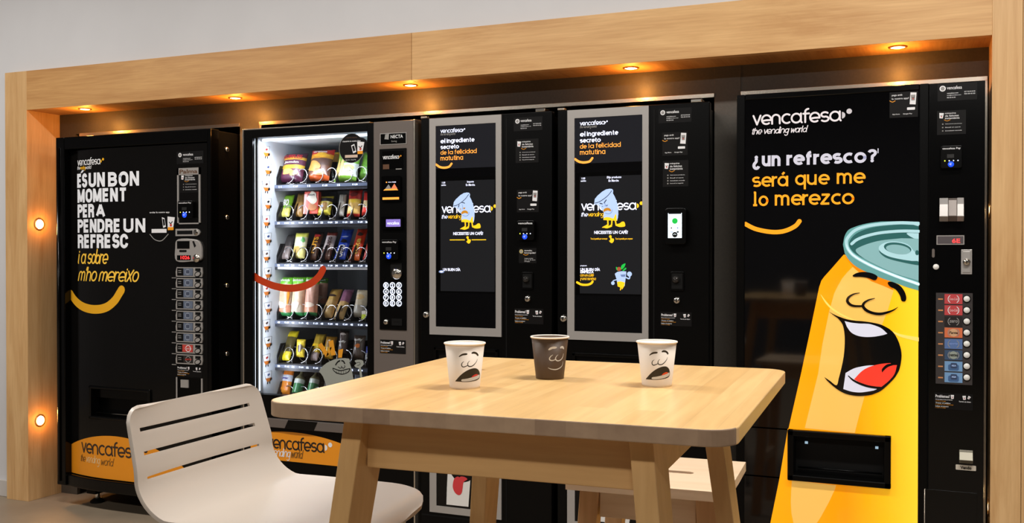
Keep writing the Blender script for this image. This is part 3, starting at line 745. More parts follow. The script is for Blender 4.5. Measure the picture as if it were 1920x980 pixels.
# round sticker, cut-out shape
mb = MB(); xc, zc = P(300, 421, YF)
y = YF - .001
text_box(mb, 'troba la nostra app', xc - .062, xc + .058, zc + .052, zc + .062, y, WHITE, .01)
mb.poly([(xc + .012, zc + .035), (xc + .028, zc + .03), (xc + .036, zc - .01), (xc + .02, zc - .015)], y, WHITE)
mb.poly([(xc + .016, zc + .028), (xc + .027, zc + .025), (xc + .032, zc - .002), (xc + .021, zc - .006)], y - .0003, DARKP)
cup_icon(mb, xc + .065, zc + .008, .055, y, -.1); mb.rect(xc + .048, xc + .082, zc - .026, zc - .012, y - .0004, ORANGE)
mb.rect(xc - .05, xc + .04, zc - .038, zc - .02, y, WHITE)
mb.ribbon(smooth_pts([(xc - .06, zc - .045), (xc - .03, zc - .07), (xc + .01, zc - .075), (xc + .05, zc - .045)]), .004, y, GREYP)
mb.build('app_sticker', m1)
# selection column
def r1(a, b, c, d): return (PX(a, YF), PX(c, YF), P(a, d, YF)[1], P(a, b, YF)[1])   # u0,v0,u1,v1 -> x0,x1,z0,z1
def rY(a, b, c, d, Y=YF):
    x0, zt = P(a, b, Y); x1, zb = P(c, d, Y); mid = (a + c) / 2
    return (x0, x1, P(mid, d, Y)[1], P(mid, b, Y)[1])
info_sticker(m1, *rY(331.4, 283.5, 381.6, 306.8), YF)
x0, x1, z0, z1 = rY(333, 314.6, 376.5, 420)
mb = MB(); mb.box(x0, x1, YF - .004, YF, z1 - .032, z1, SILVER); mb.box(x0, x0 + .009, YF - .004, YF, z0, z1, SILVER); mb.box(x1 - .009, x1, YF - .004, YF, z0, z1, SILVER); mb.box(x0, x1, YF - .004, YF, z0, z0 + .006, SILVER)
text_box(mb, 'Palma', x0 + .015, x1 - .015, z1 - .026, z1 - .007, YF - .0046, BROWNP, .02)
mb.build('name_frame', m1, label='silver frame headed Palma')
happy_sticker(m1, *rY(337, 325, 374.5, 361), YF, 3)
card_reader(m1, *rY(339, 376.6, 367.4, 408.5), YF)
x0, x1, z0, z1 = rY(330.6, 428.8, 376.5, 442.3)
mb = MB(); mb.prism([(x0, z0), (x1 - .02, z0), (x1 - .006, z0 + .006), (x1, (z0 + z1) / 2), (x1 - .006, z1 - .006), (x1 - .02, z1), (x0, z1)], YF - .006, YF, SILVER)
mb.box(x0 + .01, x0 + .1, YF - .0068, YF - .006, z0 + .008, z1 - .008, GLASSY); mb.lathe([(0, -.003), (.013, -.002), (.013, 0)], (x1 - .024, YF - .006, (z0 + z1) / 2), CHROME, 20, 'y')
mb.build('lock_plate', m1, 0.001)
x0, x1, z0, z1 = rY(330.6, 448.4, 381.4, 490); w, h = x1 - x0, z1 - z0
mb = MB(); mb.prism(smooth_pts([(x0 + w * .06, z0 + h * .02), (x0 + w * .6, z0), (x0 + w * .95, z0 + h * .08), (x1, z0 + h * .4), (x0 + w * .96, z0 + h * .75), (x0 + w * .78, z1 - h * .02), (x0 + w * .12, z1), (x0 + w * .02, z0 + h * .6)], 4, True), YF - .012, YF, SILVER)
o = mb.build('coin_module', m1, 0.002)
mb = MB(); mb.box(x0 + w * .1, x0 + w * .56, YF - .0135, YF - .012, z0 + h * .58, z0 + h * .92, BLK); mb.rrect(x0 + w * .18, x0 + w * .45, z0 + h * .42, z0 + h * .52, h * .04, YF - .0125, BLKM)
mb.box(x0 + w * .1, x0 + w * .6, YF - .0135, YF - .012, z0 + h * .06, z0 + h * .28, BLK)
text_box(mb, '1026', x0 + w * .24, x0 + w * .57, z0 + h * .1, z0 + h * .25, YF - .0145, REDL, .01)
mb.lathe([(0, -.008), (w * .11, -.006), (w * .13, 0)], (x0 + w * .82, YF - .012, z0 + h * .15), CHROME, 20, 'y')
mb.poly([(x0 + w * .66, z0 + h * .9), (x0 + w * .72, z0 + h * .93), (x0 + w * .8, z0 + h * .7), (x0 + w * .74, z0 + h * .62)], YF - .0126, BLKM)
mb.build('display', o, label='black windows with red digits 1026')
cans = [mat('water label blue', (96, 106, 124), .35, emit=.05)] * 7 + [mat('red label', (186, 66, 58), .35, emit=.08)] + [mat('dark label', (44, 40, 38), .35)]
for i in range(9):
    x0, x1, z0, z1 = rY(331, 500.8 + 20.45 * i, 381, 518.8 + 20.45 * i); w, h = x1 - x0, z1 - z0
    mb = MB(); mb.prism([(x0 + .002, z0), (x1 - .004, z0), (x1, z0 + h * .4), (x1 - .002, z1), (x0 + .006, z1), (x0, z0 + h * .5)], YF - .006, YF, SILVER)
    mb.rect(x0 + w * .06, x0 + w * .66, z0 + h * .12, z1 - h * .1, YF - .0066, DARKP)
    mb.rect(x0 + w * (.26 if i == 7 else .3), x0 + w * .65, z0 + h * .14, z1 - h * .12, YF - .0070, cans[i])
    if i < 7: mb.disc(x0 + w * .46, z0 + h * .52, h * .32, YF - .0073, mat('label ring', (134, 142, 158), .4)); mb.rrect(x0 + w * .4, x0 + w * .53, z0 + h * .36, z0 + h * .7, .004, YF - .0076, mat('label bottle', (70, 78, 96), .4))
    else: mb.ribbon(arc(x0 + w * .48, z0 + h * .5, h * .32, h * .32, 200, 520, 16), .003, YF - .0073, WHITE if i == 7 else GREYP); text_box(mb, 'Coca-Cola' if i == 7 else 'zero', x0 + w * .36, x0 + w * .6, z0 + h * .42, z0 + h * .6, YF - .0076, WHITE if i == 7 else REDP, .01, .2)
    for k in (.62, .42): mb.rect(x0 + w * .1, x0 + w * .22, z0 + h * k, z0 + h * (k + .06), YF - .0070, GREYP)
    mb.rect(x0 + w * .74, x0 + w * .94, z0 + h * .62, z0 + h * .9, YF - .0066, BLKM)
    mb.box(x0 - .026, x0, YF - .003, YF, z0 - .007, z0 - .004, SILVER)
    o = mb.build('selection_plate', m1, label='silver plate with a red can label' if i == 7 else None)
    mb = MB(); c = (x0 + w * .84, YF - .006, z0 + h * .3)
    mb.tube([(c[0] + .016 * math.cos(t) , c[1] - .001, c[2] + .011 * math.sin(t) + .003 * math.cos(t)) for t in [2 * PI * k / 18 for k in range(18)]], .003, BLKM, 6, closed=True)
    mb.poly([(c[0] + .014 * math.cos(2 * PI * k / 18), c[2] + .009 * math.sin(2 * PI * k / 18) + .003 * math.cos(2 * PI * k / 18)) for k in range(18)], c[1] - .003, SILVER)
    mb.build('button', o)
problem_sticker(m1, *rY(331.9, 685.5, 379.6, 706), YF)
x0, x1, z0, z1 = rY(331, 708, 380.4, 770)
mb = MB(); mb.box(x0, x0 + .007, YF - .004, YF, z0, z1, SILVER); mb.box(x1 - .007, x1, YF - .004, YF, z0, z1, SILVER); mb.box(x0 + .007, x1 - .007, YF - .002, YF, z0, z1, BLKS)
a, b, c, d = rY(340.8, 711.4, 354.8, 726); mb.box(a, b, YF - .008, YF - .002, c, d, SILVER); mb.build('coin_return', m1)

# ------------------------------------------------------------------ snack machine
S0, S1, SZ1 = -2.856, -1.983, 1.803
m2 = thing('snack_machine', ((S0 + S1) / 2, 3.95, 0), 'snack vending machine with a lit glass front full of snacks and a grey keypad column', 'vending machine')
GX0, GX1, GZ0, GZ1 = -2.809, -2.214, .622, 1.768
INT = mat('white cabinet liner', (196, 202, 208), .55); INTG = mat('grey cabinet liner', (150, 154, 156), .6)
mb = MB(); mb.box(S0 + .004, GX0, YF + .05, 4.36, .1, SZ1 - .004, BLKS); mb.box(GX1 + .005, S1 - .004, YF + .05, 4.36, .1, SZ1 - .004, BLKS)
mb.box(GX0, GX1 + .005, YF + .05, 4.36, GZ1 + .012, SZ1 - .004, BLKS); mb.box(GX0, GX1 + .005, YF + .05, 4.36, .1, .50, BLKS); mb.box(GX0, GX1 + .005, 4.32, 4.36, .50, GZ1 + .012, BLKS)
mb.build('cabinet', m2, 0.003)
mb = MB(); mb.box(GX0 + .003, GX0 + .009, YF + .03, 4.3, .51, GZ1 + .01, INT); mb.build('liner_side', m2)
mb = MB(); mb.box(GX0 + .01, GX1, 4.29, 4.3, .51, GZ1 + .01, INTG); mb.box(GX1 - .002, GX1 + .004, YF + .03, 4.3, .51, GZ1 + .01, INTG); mb.box(GX0 + .01, GX1, YF + .06, 4.3, GZ1 - .005, GZ1 + .01, INT); mb.build('liner', m2)
mb = MB()
mb.box(S0, GX0, YF, YF + .045, .50, SZ1, BLKS); mb.box(GX0, GX1, YF, YF + .045, GZ1, SZ1, BLKS); mb.box(GX0, GX1, YF, YF + .045, .50, GZ0, BLKS); mb.box(GX1, PX(701.5, YF), YF, YF + .045, .50, SZ1, BLKS)
mb.build('door_frame', m2, 0.002)
mb = MB(); mb.box(S0 - .006, S0, YF - .003, YF + .05, .12, SZ1 + .004, ALU); mb.box(S0, -2.2, YF - .002, YF + .05, SZ1, SZ1 + .005, ALU); mb.build('door_edge', m2, 0.001)
gl = bpy.data.materials.new('clear glass'); gl.use_nodes = True
nt = gl.node_tree; bs = nt.nodes['Principled BSDF']; out_ = nt.nodes['Material Output']
tr = nt.nodes.new('ShaderNodeBsdfTransparent'); gs = nt.nodes.new('ShaderNodeBsdfGlossy'); gs.inputs['Roughness'].default_value = 0.02; mxs = nt.nodes.new('ShaderNodeMixShader')
fz = nt.nodes.new('ShaderNodeFresnel'); fz.inputs['IOR'].default_value = 1.35
nt.links.new(fz.outputs[0], mxs.inputs[0]); nt.links.new(tr.outputs[0], mxs.inputs[1]); nt.links.new(gs.outputs[0], mxs.inputs[2]); nt.links.new(mxs.outputs[0], out_.inputs['Surface'])
mb = MB(); mb.box(GX0 + .001, GX1 - .001, YF + .016, YF + .020, GZ0, GZ1, gl); mb.build('glass_pane', m2)
# lamp inside
TUBE = mat('white tube', (235, 245, 255), .4, emit=1.6)
mb = MB(); mb.tube([(GX0 + .012, YF + .034, GZ0 + .01), (GX0 + .012, YF + .034, GZ1 - .01)], .003, TUBE, 8); mb.build('light_tube', m2)
mb = MB(); mb.tube([(GX0 + .03, YF + .036, GZ1 - .009), (GX1 - .01, YF + .036, GZ1 - .009)], .006, TUBE, 8); mb.build('light_tube', m2)
area('cabinet_light', Vector((-2.5, YF + .052, GZ1 - .012)) - m2.location, (-.35, 0, 0), .55, .02, 4.5, (235, 242, 255), m2)
area('cabinet_light', Vector((GX0 + .03, YF + .042, 1.2)) - m2.location, (0, -PI / 2 + .0, -.9), .02, 1.1, 2.8, (235, 242, 255), m2).rotation_euler = Vector((.6, .8, 0)).to_track_quat('-Z', 'Y').to_euler()
# cartoon stickers on the white liner side
XS = GX0 + .0098
def onside(yy, zz, k, kind):
    def q(a, b): return (XS, yy + a * k * 1.9, zz + b * k)
    def pf(pts, m, o=0): mb.face([(XS + o, q(a, b)[1], q(a, b)[2]) for a, b in pts], m)
    pf([(-.45, .5), (.45, .6), (.35, -.4), (-.3, -.45)], mat('pale cup ink', (110, 112, 114), .5))
    pf([(-.40, .46), (.40, .55), (.31, -.36), (-.26, -.41)], mat('cup white ink', (204, 206, 208), .5), .0004)
    pf([(-.3, -.35), (.34, -.32), (.3, -.75), (-.1, -.85)], mat('cup orange ink', (176, 96, 20), .5), .0006)
    m = (mat('ink red', (150, 30, 24), .5), mat('ink blue', (40, 60, 110), .5), mat('ink brown', (60, 30, 20), .5), DARKP)[kind % 4]
    pf([(-.1, .1), (.12, .3), (.22, .1), (.02, -.1)], m, .0008)
    pf([(.2, -.5), (.42, -.3), (.45, -.6), (.25, -.75)], DARKP, .0008)
    pf([(-.12, -.85), (0, -.82), (-.05, -1.15), (-.14, -1.1)], DARKP, .0006); pf([(.12, -.82), (.2, -.8), (.22, -1.1), (.12, -1.12)], DARKP, .0006)
zz = 1.72; i = 0
while zz > .66:
    mb = MB(); onside(3.712 + .006 * (1 if i % 2 else -1), zz, .034, i); zz -= .079; i += 1; mb.build('cup_print', m2, recalc=False)

SH = 3.772
ROWS = [1.567, 1.400, 1.206, .944, .742, .565]
STRIP = mat('price strip', (84, 92, 110), .35); TRAYM = mat('black tray', (24, 24, 27), .45); COILM = mat('coil wire', (206, 206, 210), .25, .9)
PRICES = [['11', '€ 1,40', '13', '€ 1,20', '15', '€ 1,50'], ['20', '€ 0,95', '21', '€ 0,90', '22', '€ 1,20', '23', '€ 0,90', '24', '€ 1,30', '25', '€ 1,00', '26'],
          ['30', '€ 1,00', '31', '€ 1,00', '32', '€ 1,20', '33', '€ 1,20', '34', '€ 1,00', '35', '€ 1,00', '36'], ['40', '€ 1,75', '41', '€ 1,75', '42', '€ 1,75', '43', '€ 2,40', '44', '€ 2,40', '45', '€ 1,80', '46'],
          ['50', '€ 1,40', '51', '€ 0,95', '52', '€ 1,40', '53', '€ 1,60', '54', '€ 1,60', '55', '€ 1,60'], ['60', '€ 1,50', '61', '€ 1,00', '62', '€ 1,00', '63', '€ 1,00']]
XT0 = GX0 + .016

def helix(cx_, cz_, r, y0, y1, turns):
    n = int(turns * 22)
    return [(cx_ + r * math.cos(2 * PI * turns * i / n - PI / 2), y0 + (y1 - y0) * i / n, cz_ + r * math.sin(2 * PI * turns * i / n - PI / 2)) for i in range(n + 1)]
for ri, z in enumerate(ROWS):
    ncol = 4 if ri == 0 else 8
    cw = .158 if ri == 0 else .0785
    mb = MB(); mb.box(XT0 - .006, GX1 - .003, SH + .012, 4.25, z - .004, z + .002, TRAYM)
    for k in range(ncol + 1):
        x = XT0 + k * cw
        if x > GX1 - .006: break
        hh = .082 if ri != 3 else .07
        mb.prismx([(SH + .012, z), (SH + .012, z + .02), (SH + .055, z + hh), (4.22, z + hh), (4.22, z)], x - .0012, x + .0012, TRAYM)
    mb.prismx([(SH + .012, z), (SH + .012, z + .035), (SH + .04, z + .09), (4.22, z + .09), (4.22, z)], XT0 - .008, XT0 - .004, TRAYM)
    tray = mb.build('tray', m2)
    mb = MB(); mb.box(XT0 - .01, GX1 - .003, SH, SH + .012, z - .030, z - .002, mat('strip edge', (34, 36, 42), .4)); mb.box(XT0 - .008, GX1 - .004, SH - .002, SH, z - .017, z - .003, STRIP)
    xx = XT0 + .012
    for pi, s in enumerate(PRICES[ri]):
        step = cw / 2; x = XT0 + step * pi + step * .22
        ww = step * (.34 if len(s) < 3 else .62)
        if ri == 0: ww *= .55
        if x + ww < GX1 - .006: text_box(mb, s, x, x + ww, z - .0145, z - .006, SH - .0028, LEDW, .02)
    mb.build('price_strip', tray)
    first = None
    for k in range(ncol):
        for j in ((.27, .73) if ri == 0 else (.5,)):
            x = XT0 + (k + j) * cw
            if x > GX1 - .02: continue
            if first is None:
                mb = MB(); mb.tube(helix(x, z + .039, .033, SH + .022, SH + .15, 3.0), .0023, COILM, 6); first = mb.build('coil', tray); fx = x
            else:
                c = first.copy(); COL.objects.link(c); c.parent = tray; c.location = (x - fx, 0, 0)
mb = MB(); x0, zt = P(521, 499.5, SH); x1, zb = P(687, 505.5, SH)
mb.box(x0, GX1 - .004, SH - .001, SH + .004, zb, zt, mat('pale strip', (200, 202, 204), .5)); text_box(mb, 'PRODUCTES REFRIGERATS - COMIDAS REFRIGERADAS - PRODUITS REFRIGERES', x0 + .03, GX1 - .02, zb + .004, zt - .004, SH - .0016, GREYP, .01)
mb.build('refrigerated_strip', m2)

# ---- products
PC = {}
def pm(c, rough=.3, noise=.0):
    k = 'wrap %d %d %d' % tuple(c)
    return mat(k, c, rough, coat=.25, noise=.10, nscale=90)
def bag(name, label, cat, u0, u1, vb, vt, bands, words=None, depth=.03, lean=.36, dy=.0, yaw=0.0, grp=None, wcol=None, shape='bag', crimp=True):
    """one snack standing in its coil: bands = [(fraction from bottom, colour)], words = [(text, frac, size, colour)]"""
    Y = SH + .045 + dy
    if ' top ' not in label and 'edge' not in label: u0 -= 1.2; u1 += 1.4; vt -= 1.5
    X0, X1 = PX(u0, Y), PX(u1, Y); zb = P((u0 + u1) / 2, vb, Y)[1]; zt = P((u0 + u1) / 2, vt, Y)[1]
    w = X1 - X0; h = (zt - zb) / math.cos(lean)
    M = Matrix.Translation(((X0 + X1) / 2, Y, zb)) @ Matrix.Rotation(yaw, 4, 'Z') @ Matrix.Rotation(-lean, 4, 'X')
    nu, nv = 10, 22; mb = MB()
    rnd = random.Random(label)
    def thick(a, b):
        if shape == 'box': return depth / 2
        if shape == 'bottle': return w * .5 * math.sqrt(max(0, 1 - (2 * a - 1) ** 2)) 
        e = (1 - abs(2 * a - 1) ** 2.6) ; f = min(1, b / .12) * min(1, (1 - b) / .12)
        f = max(0, f) ** .6
        return depth / 2 * e ** .7 * f + .0006
    def col(b):
        for fr, c in bands:
            if b <= fr: return pm(c)
        return pm(bands[-1][1])
    def wid(b):
        if shape == 'bottle': return 1.0 if b < .62 else max(.34, 1 - (b - .62) / .2 * .66) if b < .9 else .34
        if shape == 'wedge': return 1 - .12 * b
        return 1 - .05 * math.sin(PI * b) if shape == 'bag' else 1
    g = {}
    for s in (-1, 1):
        for i in range(nu + 1):
            for j in range(nv + 1):
                a, b = i / nu, j / nv
                t = thick(a, b) * (wid(b) if shape == 'bottle' else 1)
                wr = 0.0011 * math.sin(17 * a + 9 * b * (1 + rnd.random() * .02)) if shape == 'bag' and 0 < i < nu else 0
                zoff = (0.0018 if i % 2 else 0) if (j in (0, nv) and crimp and shape == 'bag') else 0
                g[s, i, j] = mb.bm.verts.new(M @ Vector(((a - .5) * w * wid(b), s * t + wr, b * h + (zoff if j else -zoff))))
        for i in range(nu):
            for j in range(nv):
                f = mb.bm.faces.new((g[s, i, j], g[s, i + 1, j], g[s, i + 1, j + 1], g[s, i, j + 1])); f.material_index = mb.mi(col((j + .5) / nv)); f.smooth = shape != 'box'
    for j in range(nv):
        for i in (0, nu):
            f = mb.bm.faces.new((g[-1, i, j], g[1, i, j], g[1, i, j + 1], g[-1, i, j + 1])); f.material_index = mb.mi(col((j + .5) / nv))
    for i in range(nu):
        for j in (0, nv):
            f = mb.bm.faces.new((g[-1, i, j], g[1, i, j], g[1, i + 1, j], g[-1, i + 1, j])); f.material_index = mb.mi(col(j / nv))
    base = Vector(((X0 + X1) / 2, Y, zb))
    o = mb.build(name, None, loc=base)
    tag(o, label, cat, grp)
    if words:
        mb = MB()
        for wd in words:
            kind = wd[0]
            if kind == 'blob':
                _, a, b, ra, rb, c = wd
                ph = rnd.random() * 6; pts = [((a - .5) * w * wid(b) + ra * w * math.cos(t) * (1 + .22 * math.sin(3 * t + ph)), b * h + rb * h * math.sin(t) * (1 + .18 * math.sin(2 * t + ph))) for t in [2 * PI * k / 24 for k in range(24)]]
                pts = [(max(-.485 * w, min(.485 * w, q[0])), q[1]) for q in pts]
                mb.poly(pts, -depth / 2 - .003, pm(c)); continue
            s, b, hh, c = wd[:4]; sc = wd[4] if len(wd) > 4 else .8; vert = len(wd) > 5
            if vert:
                me = text_mesh(s, .03); xs = [v.co.x for v in me.vertices]; ys = [v.co.y for v in me.vertices]; k_ = mb.mi(pm(c))
                L_, W_ = h * hh, w * sc
                vs = [mb.bm.verts.new((W_ / 2 - (v.co.y - min(ys)) / (max(ys) - min(ys)) * W_, -depth / 2 - .004, b * h - L_ / 2 + (v.co.x - min(xs)) / (max(xs) - min(xs)) * L_)) for v in me.vertices]
                for p in me.polygons:
                    try: mb.bm.faces.new([vs[i] for i in p.vertices]).material_index = k_
                    except ValueError: pass
            else: text_box(mb, s, -w * sc / 2, w * sc / 2, b * h - hh * h / 2, b * h + hh * h / 2, -depth / 2 - .004, pm(c), .03)
        mb.bisect_x(.006); mb.bisect_z(.006)
        def hug(c):
            a_, b_ = min(.999, max(.001, c.x / w + .5)), min(.985, max(.015, c.z / h))
            return M @ Vector((c.x, -(thick(a_, b_) + .0022) + (c.y + depth / 2 + .003), c.z))
        mb.warp(hug)
        mb.build('printed_label', o)
    return o
K = (20, 18, 20); Wt = (232, 232, 228)
G1, G2, G3, G4, G5, G6 = ['snacks on the %s tray' % s for s in ('top', 'second', 'third', 'fourth', 'fifth', 'lowest')]
bag('crisp_bag', 'purple and yellow bag of crisps, far left of the top tray', 'snack', 523, 567, 341, 287, [(.16, (70, 26, 50)), (.42, (96, 40, 66)), (.55, (206, 168, 50)), (.72, (92, 38, 64)), (.82, (214, 178, 60)), (1, (58, 22, 48))],
    [('RUFFLES', .82, .13, (190, 40, 50), .78), ('Jamón', .62, .10, (225, 220, 215), .6), ('blob', .4, .3, .2, .12, (230, 190, 90)), ('blob', .68, .24, .16, .1, (220, 180, 80))], .05, grp=G1)
bag('snack_bag', 'red, orange and dark brown snack bag, second on the top tray', 'snack', 574, 617, 339, 280, [(.15, (196, 84, 30)), (.45, (96, 52, 26)), (.7, (74, 40, 24)), (.84, (214, 150, 30)), (1, (190, 34, 32))],
    [('Grefusa', .89, .08, Wt, .6), ('blob', .35, .42, .25, .2, (196, 140, 60)), ('blob', .6, .22, .22, .12, (200, 96, 30)), ('blob', .6, .78, .3, .07, (232, 180, 40))], .05, grp=G1)
bag('snack_bag', 'black and yellow snack bag behind the red and brown one on the top tray', 'snack', 612, 640, 330, 284, [(.5, K), (.8, (190, 140, 30)), (1, (214, 170, 40))], None, .05, dy=.1, grp=G1)
bag('breadstick_bag', 'green and white bag of breadsticks under the round black sticker, top tray', 'snack', 626, 668, 340, 286, [(.12, (120, 170, 60)), (.6, (214, 222, 214)), (1, (116, 178, 56))],
    [('blob', .2, .4, .08, .36, (190, 160, 90)), ('blob', .36, .42, .07, .36, (206, 176, 108)), ('blob', .66, .4, .2, .14, (190, 200, 90))], .05, grp=G1)
bag('snack_bag', 'bright green snack bag at the right edge of the top tray', 'snack', 672, 700, 338, 284, [(.5, (110, 168, 60)), (1, (130, 190, 70))], None, .05, dy=.05, grp=G1)
bag('seed_pouch', 'slim green pouch, far left of the second tray', 'snack', 524, 541, 406, 366, [(.35, (190, 186, 90)), (1, (110, 160, 40))], [('BIO', .6, .3, Wt, .5)], .02, .42, grp=G2)
bag('nut_pouch', 'slim brown pouch, second on the second tray', 'snack', 549, 566, 406, 363, [(.6, (140, 104, 44)), (1, (110, 84, 40))], None, .02, .42, grp=G2)
bag('biscuit_box', 'red and white biscuit box on the second tray', 'snack', 572, 596, 401, 361, [(1, (214, 80, 64))], [('blob', .6, .72, .34, .26, (224, 218, 200)), ('Nature', .86, .1, (60, 60, 50), .5), ('blob', .6, .3, .3, .2, (176, 110, 60))], .02, .12, shape='box', grp=G2)
bag('snack_bag', 'yellow snack bag with a black top, between the red box and a grey bar', 'snack', 596, 618, 403, 369, [(.7, (196, 184, 60)), (.86, (40, 40, 46)), (1, (206, 196, 70))], [('blob', .5, .4, .3, .2, (160, 120, 60)), ('blob', .35, .4, .12, .08, (150, 170, 200))], .03, grp=G2)
bag('cereal_bar', 'upright grey cereal bar on the second tray', 'snack', 632, 643, 405, 365, [(1, (176, 174, 166))], None, .014, .3, grp=G2)
bag('peanut_bag', 'red and yellow bag of peanuts on the second tray', 'snack', 651, 673, 406, 357, [(.08, (196, 40, 34)), (.5, (214, 176, 96)), (.62, (222, 190, 60)), (1, (204, 48, 40))], [('blob', .5, .8, .34, .07, (120, 30, 30)), ('blob', .4, .3, .2, .12, (230, 200, 130))], .03, .22, grp=G2)
bag('peanut_bag', 'red bag cut off by the right edge of the glass, second tray', 'snack', 678, 698, 404, 358, [(.3, (196, 50, 40)), (.6, (214, 196, 150)), (1, (204, 48, 40))], None, .03, .22, grp=G2)
bag('chocolate_bar', 'dark grey chocolate bar, far left of the third tray', 'snack', 525, 540, 485, 442, [(.5, (120, 108, 104)), (1, (58, 54, 54))], None, .018, .5, grp=G3)
bag('biscuit_pack', 'pale yellow and green biscuit pack on the third tray', 'snack', 548, 570, 484, 438, [(.45, (206, 200, 120)), (.8, (222, 222, 190)), (1, (206, 206, 90))], [('blob', .75, .7, .14, .1, (70, 150, 60)), ('blob', .4, .3, .2, .14, (180, 150, 70))], .025, .3, grp=G3)
bag('chocolate_bar', 'brown bar with yellow lettering on the third tray', 'snack', 576, 591, 487, 437, [(.9, (84, 50, 34)), (1, (40, 30, 30))], [('NUTS', .5, .6, (222, 160, 40), .5, 1), ('blob', .5, .85, .3, .06, (170, 40, 40))], .018, .5, grp=G3)
bag('chocolate_bar', 'white and brown bar with dark lettering on the third tray', 'snack', 600, 617, 487, 437, [(.35, (96, 56, 42)), (.85, (196, 186, 184)), (1, (140, 60, 50))], [('bueno', .6, .4, (60, 30, 28), .5, 1)], .018, .5, grp=G3)
bag('biscuit_pack', 'blue biscuit pack with white lettering on the third tray', 'snack', 627, 646, 486, 431, [(.9, (22, 64, 180)), (1, (30, 80, 200))], [('OREO', .25, .4, Wt, .55, 1), ('blob', .5, .58, .26, .07, (30, 24, 30)), ('blob', .5, .72, .3, .02, (180, 200, 240))], .018, .5, grp=G3)
bag('snack_bar', 'orange and red snack bar with yellow lettering on the third tray', 'snack', 655, 672, 488, 430, [(.3, (214, 96, 30)), (1, (214, 62, 34))], [('toke', .4, .5, (240, 200, 90), .55, 1), ('blob', .5, .8, .26, .06, (60, 40, 30))], .018, .5, grp=G3)
bag('snack_bar', 'red bar cut off by the right edge of the glass, third tray', 'snack', 680, 696, 487, 440, [(.5, (190, 60, 50)), (1, (214, 80, 60))], None, .018, .45, grp=G3)
BR = (206, 176, 146)
for n_, (a, b, vv, dy_, lb) in enumerate([(516, 543, 592, 0, 'white bread sandwich in a clear pack, leftmost on the fourth tray'), (546, 568, 592, 0, 'white bread sandwich in a clear pack, second on the fourth tray'), (571, 593, 592, 0, 'pinkish ham sandwich in a clear pack, third on the fourth tray'), (590, 611, 574, .13, 'sandwich with a green header behind the third one')]):
    bag('sandwich_pack', lb, 'sandwich', a, b, vv, 521 + 2 * (n_ == 3), [(.1, (50, 130, 70)), (.28, (206, 140, 110) if n_ != 1 else (190, 180, 160)), (.84, BR if n_ < 2 else (196, 150, 130)), (1, (110, 190, 50))],
        [('Sandwich', .92, .07, Wt, .8), ('blob', .5, .28, .3, .08, (220, 200, 180))] + ([('blob', .9, .5, .05, .2, (230, 140, 40))] if n_ == 0 else []), .04, .12, dy=dy_, grp=G4, crimp=False)
bag('baguette_pack', 'wrapped baguette in a coil on the fourth tray', 'sandwich', 603, 621, 595, 545, [(.55, (206, 170, 110)), (1, (196, 160, 84))], [('blob', .5, .7, .3, .05, (70, 50, 40))], .04, .62, grp=G4)
bag('baguette_pack', 'wrapped baguette with a pink label on the fourth tray', 'sandwich', 626, 642, 598, 546, [(.55, (216, 180, 116)), (.9, (150, 100, 130)), (1, (180, 130, 160))], None, .036, .62, grp=G4)
bag('sandwich_pack', 'white paper wrapped sandwich at the right of the fourth tray', 'sandwich', 662, 682, 594, 546, [(.4, (176, 172, 160)), (1, (206, 196, 170))], [('blob', .5, .7, .3, .12, (214, 184, 130))], .04, .35, grp=G4)
bag('yogurt_drink', 'yellow and white item at the right edge of the fourth tray', 'snack', 677, 694, 600, 582, [(.6, (196, 214, 60)), (1, (230, 226, 210))], None, .03, .1, grp=G4)
bag('sweet_pack', 'yellow sweet pack with a clear tapered top, leftmost on the fifth tray', 'snack', 523, 541, 675, 624, [(.28, (206, 190, 30)), (.75, (90, 80, 40)), (1, (206, 188, 30))], [('blob', .5, .4, .2, .08, (60, 50, 20))], .022, .55, grp=G5)
bag('sweet_pack', 'small yellow pack with a dark drawing on the fifth tray', 'snack', 555, 569, 669, 638, [(1, (216, 190, 50))], [('blob', .55, .5, .24, .24, (80, 60, 40))], .02, .15, grp=G5)
bag('sweet_roll', 'yellow and white roll in a coil on the fifth tray', 'snack', 576, 593, 675, 630, [(.25, (196, 180, 180)), (.6, (226, 190, 30)), (1, (180, 150, 50))], None, .022, .6, grp=G5)
bag('snack_bag', 'yellow pack behind the letter decals on the fifth tray', 'snack', 604, 622, 672, 634, [(.5, (206, 160, 30)), (1, (150, 110, 30))], None, .024, .4, grp=G5)
bag('sweet_pouch', 'brown pouch with small white lettering on the fifth tray', 'snack', 634, 649, 662, 622, [(1, (66, 48, 42))], [('toffy', .5, .12, Wt, .8), ('blob', .5, .85, .3, .05, (190, 180, 176))], .022, .2, grp=G5)
bag('sweet_pouch', 'clear brown pouch with an orange tag on the fifth tray', 'snack', 661, 680, 672, 631, [(1, (84, 70, 60))], [('toffy', .8, .12, Wt, .7), ('blob', .5, .55, .22, .08, (220, 120, 40))], .022, .2, grp=G5)
bag('snack_bag', 'blue and white pack at the right edge of the fifth tray', 'snack', 684, 700, 674, 650, [(.5, (206, 210, 220)), (1, (50, 70, 170))], None, .022, .2, grp=G5)
bag('juice_bottle', 'orange juice pack with a white label, leftmost on the lowest tray', 'drink', 520, 541, 739, 690, [(.3, (226, 130, 30)), (.45, (232, 140, 40)), (.66, (214, 218, 232)), (.8, (232, 130, 40)), (1, (196, 110, 40))], [('juver', .55, .09, (70, 60, 150), .6), ('blob', .5, .14, .3, .1, (240, 150, 40))], .028, .36, grp=G6)
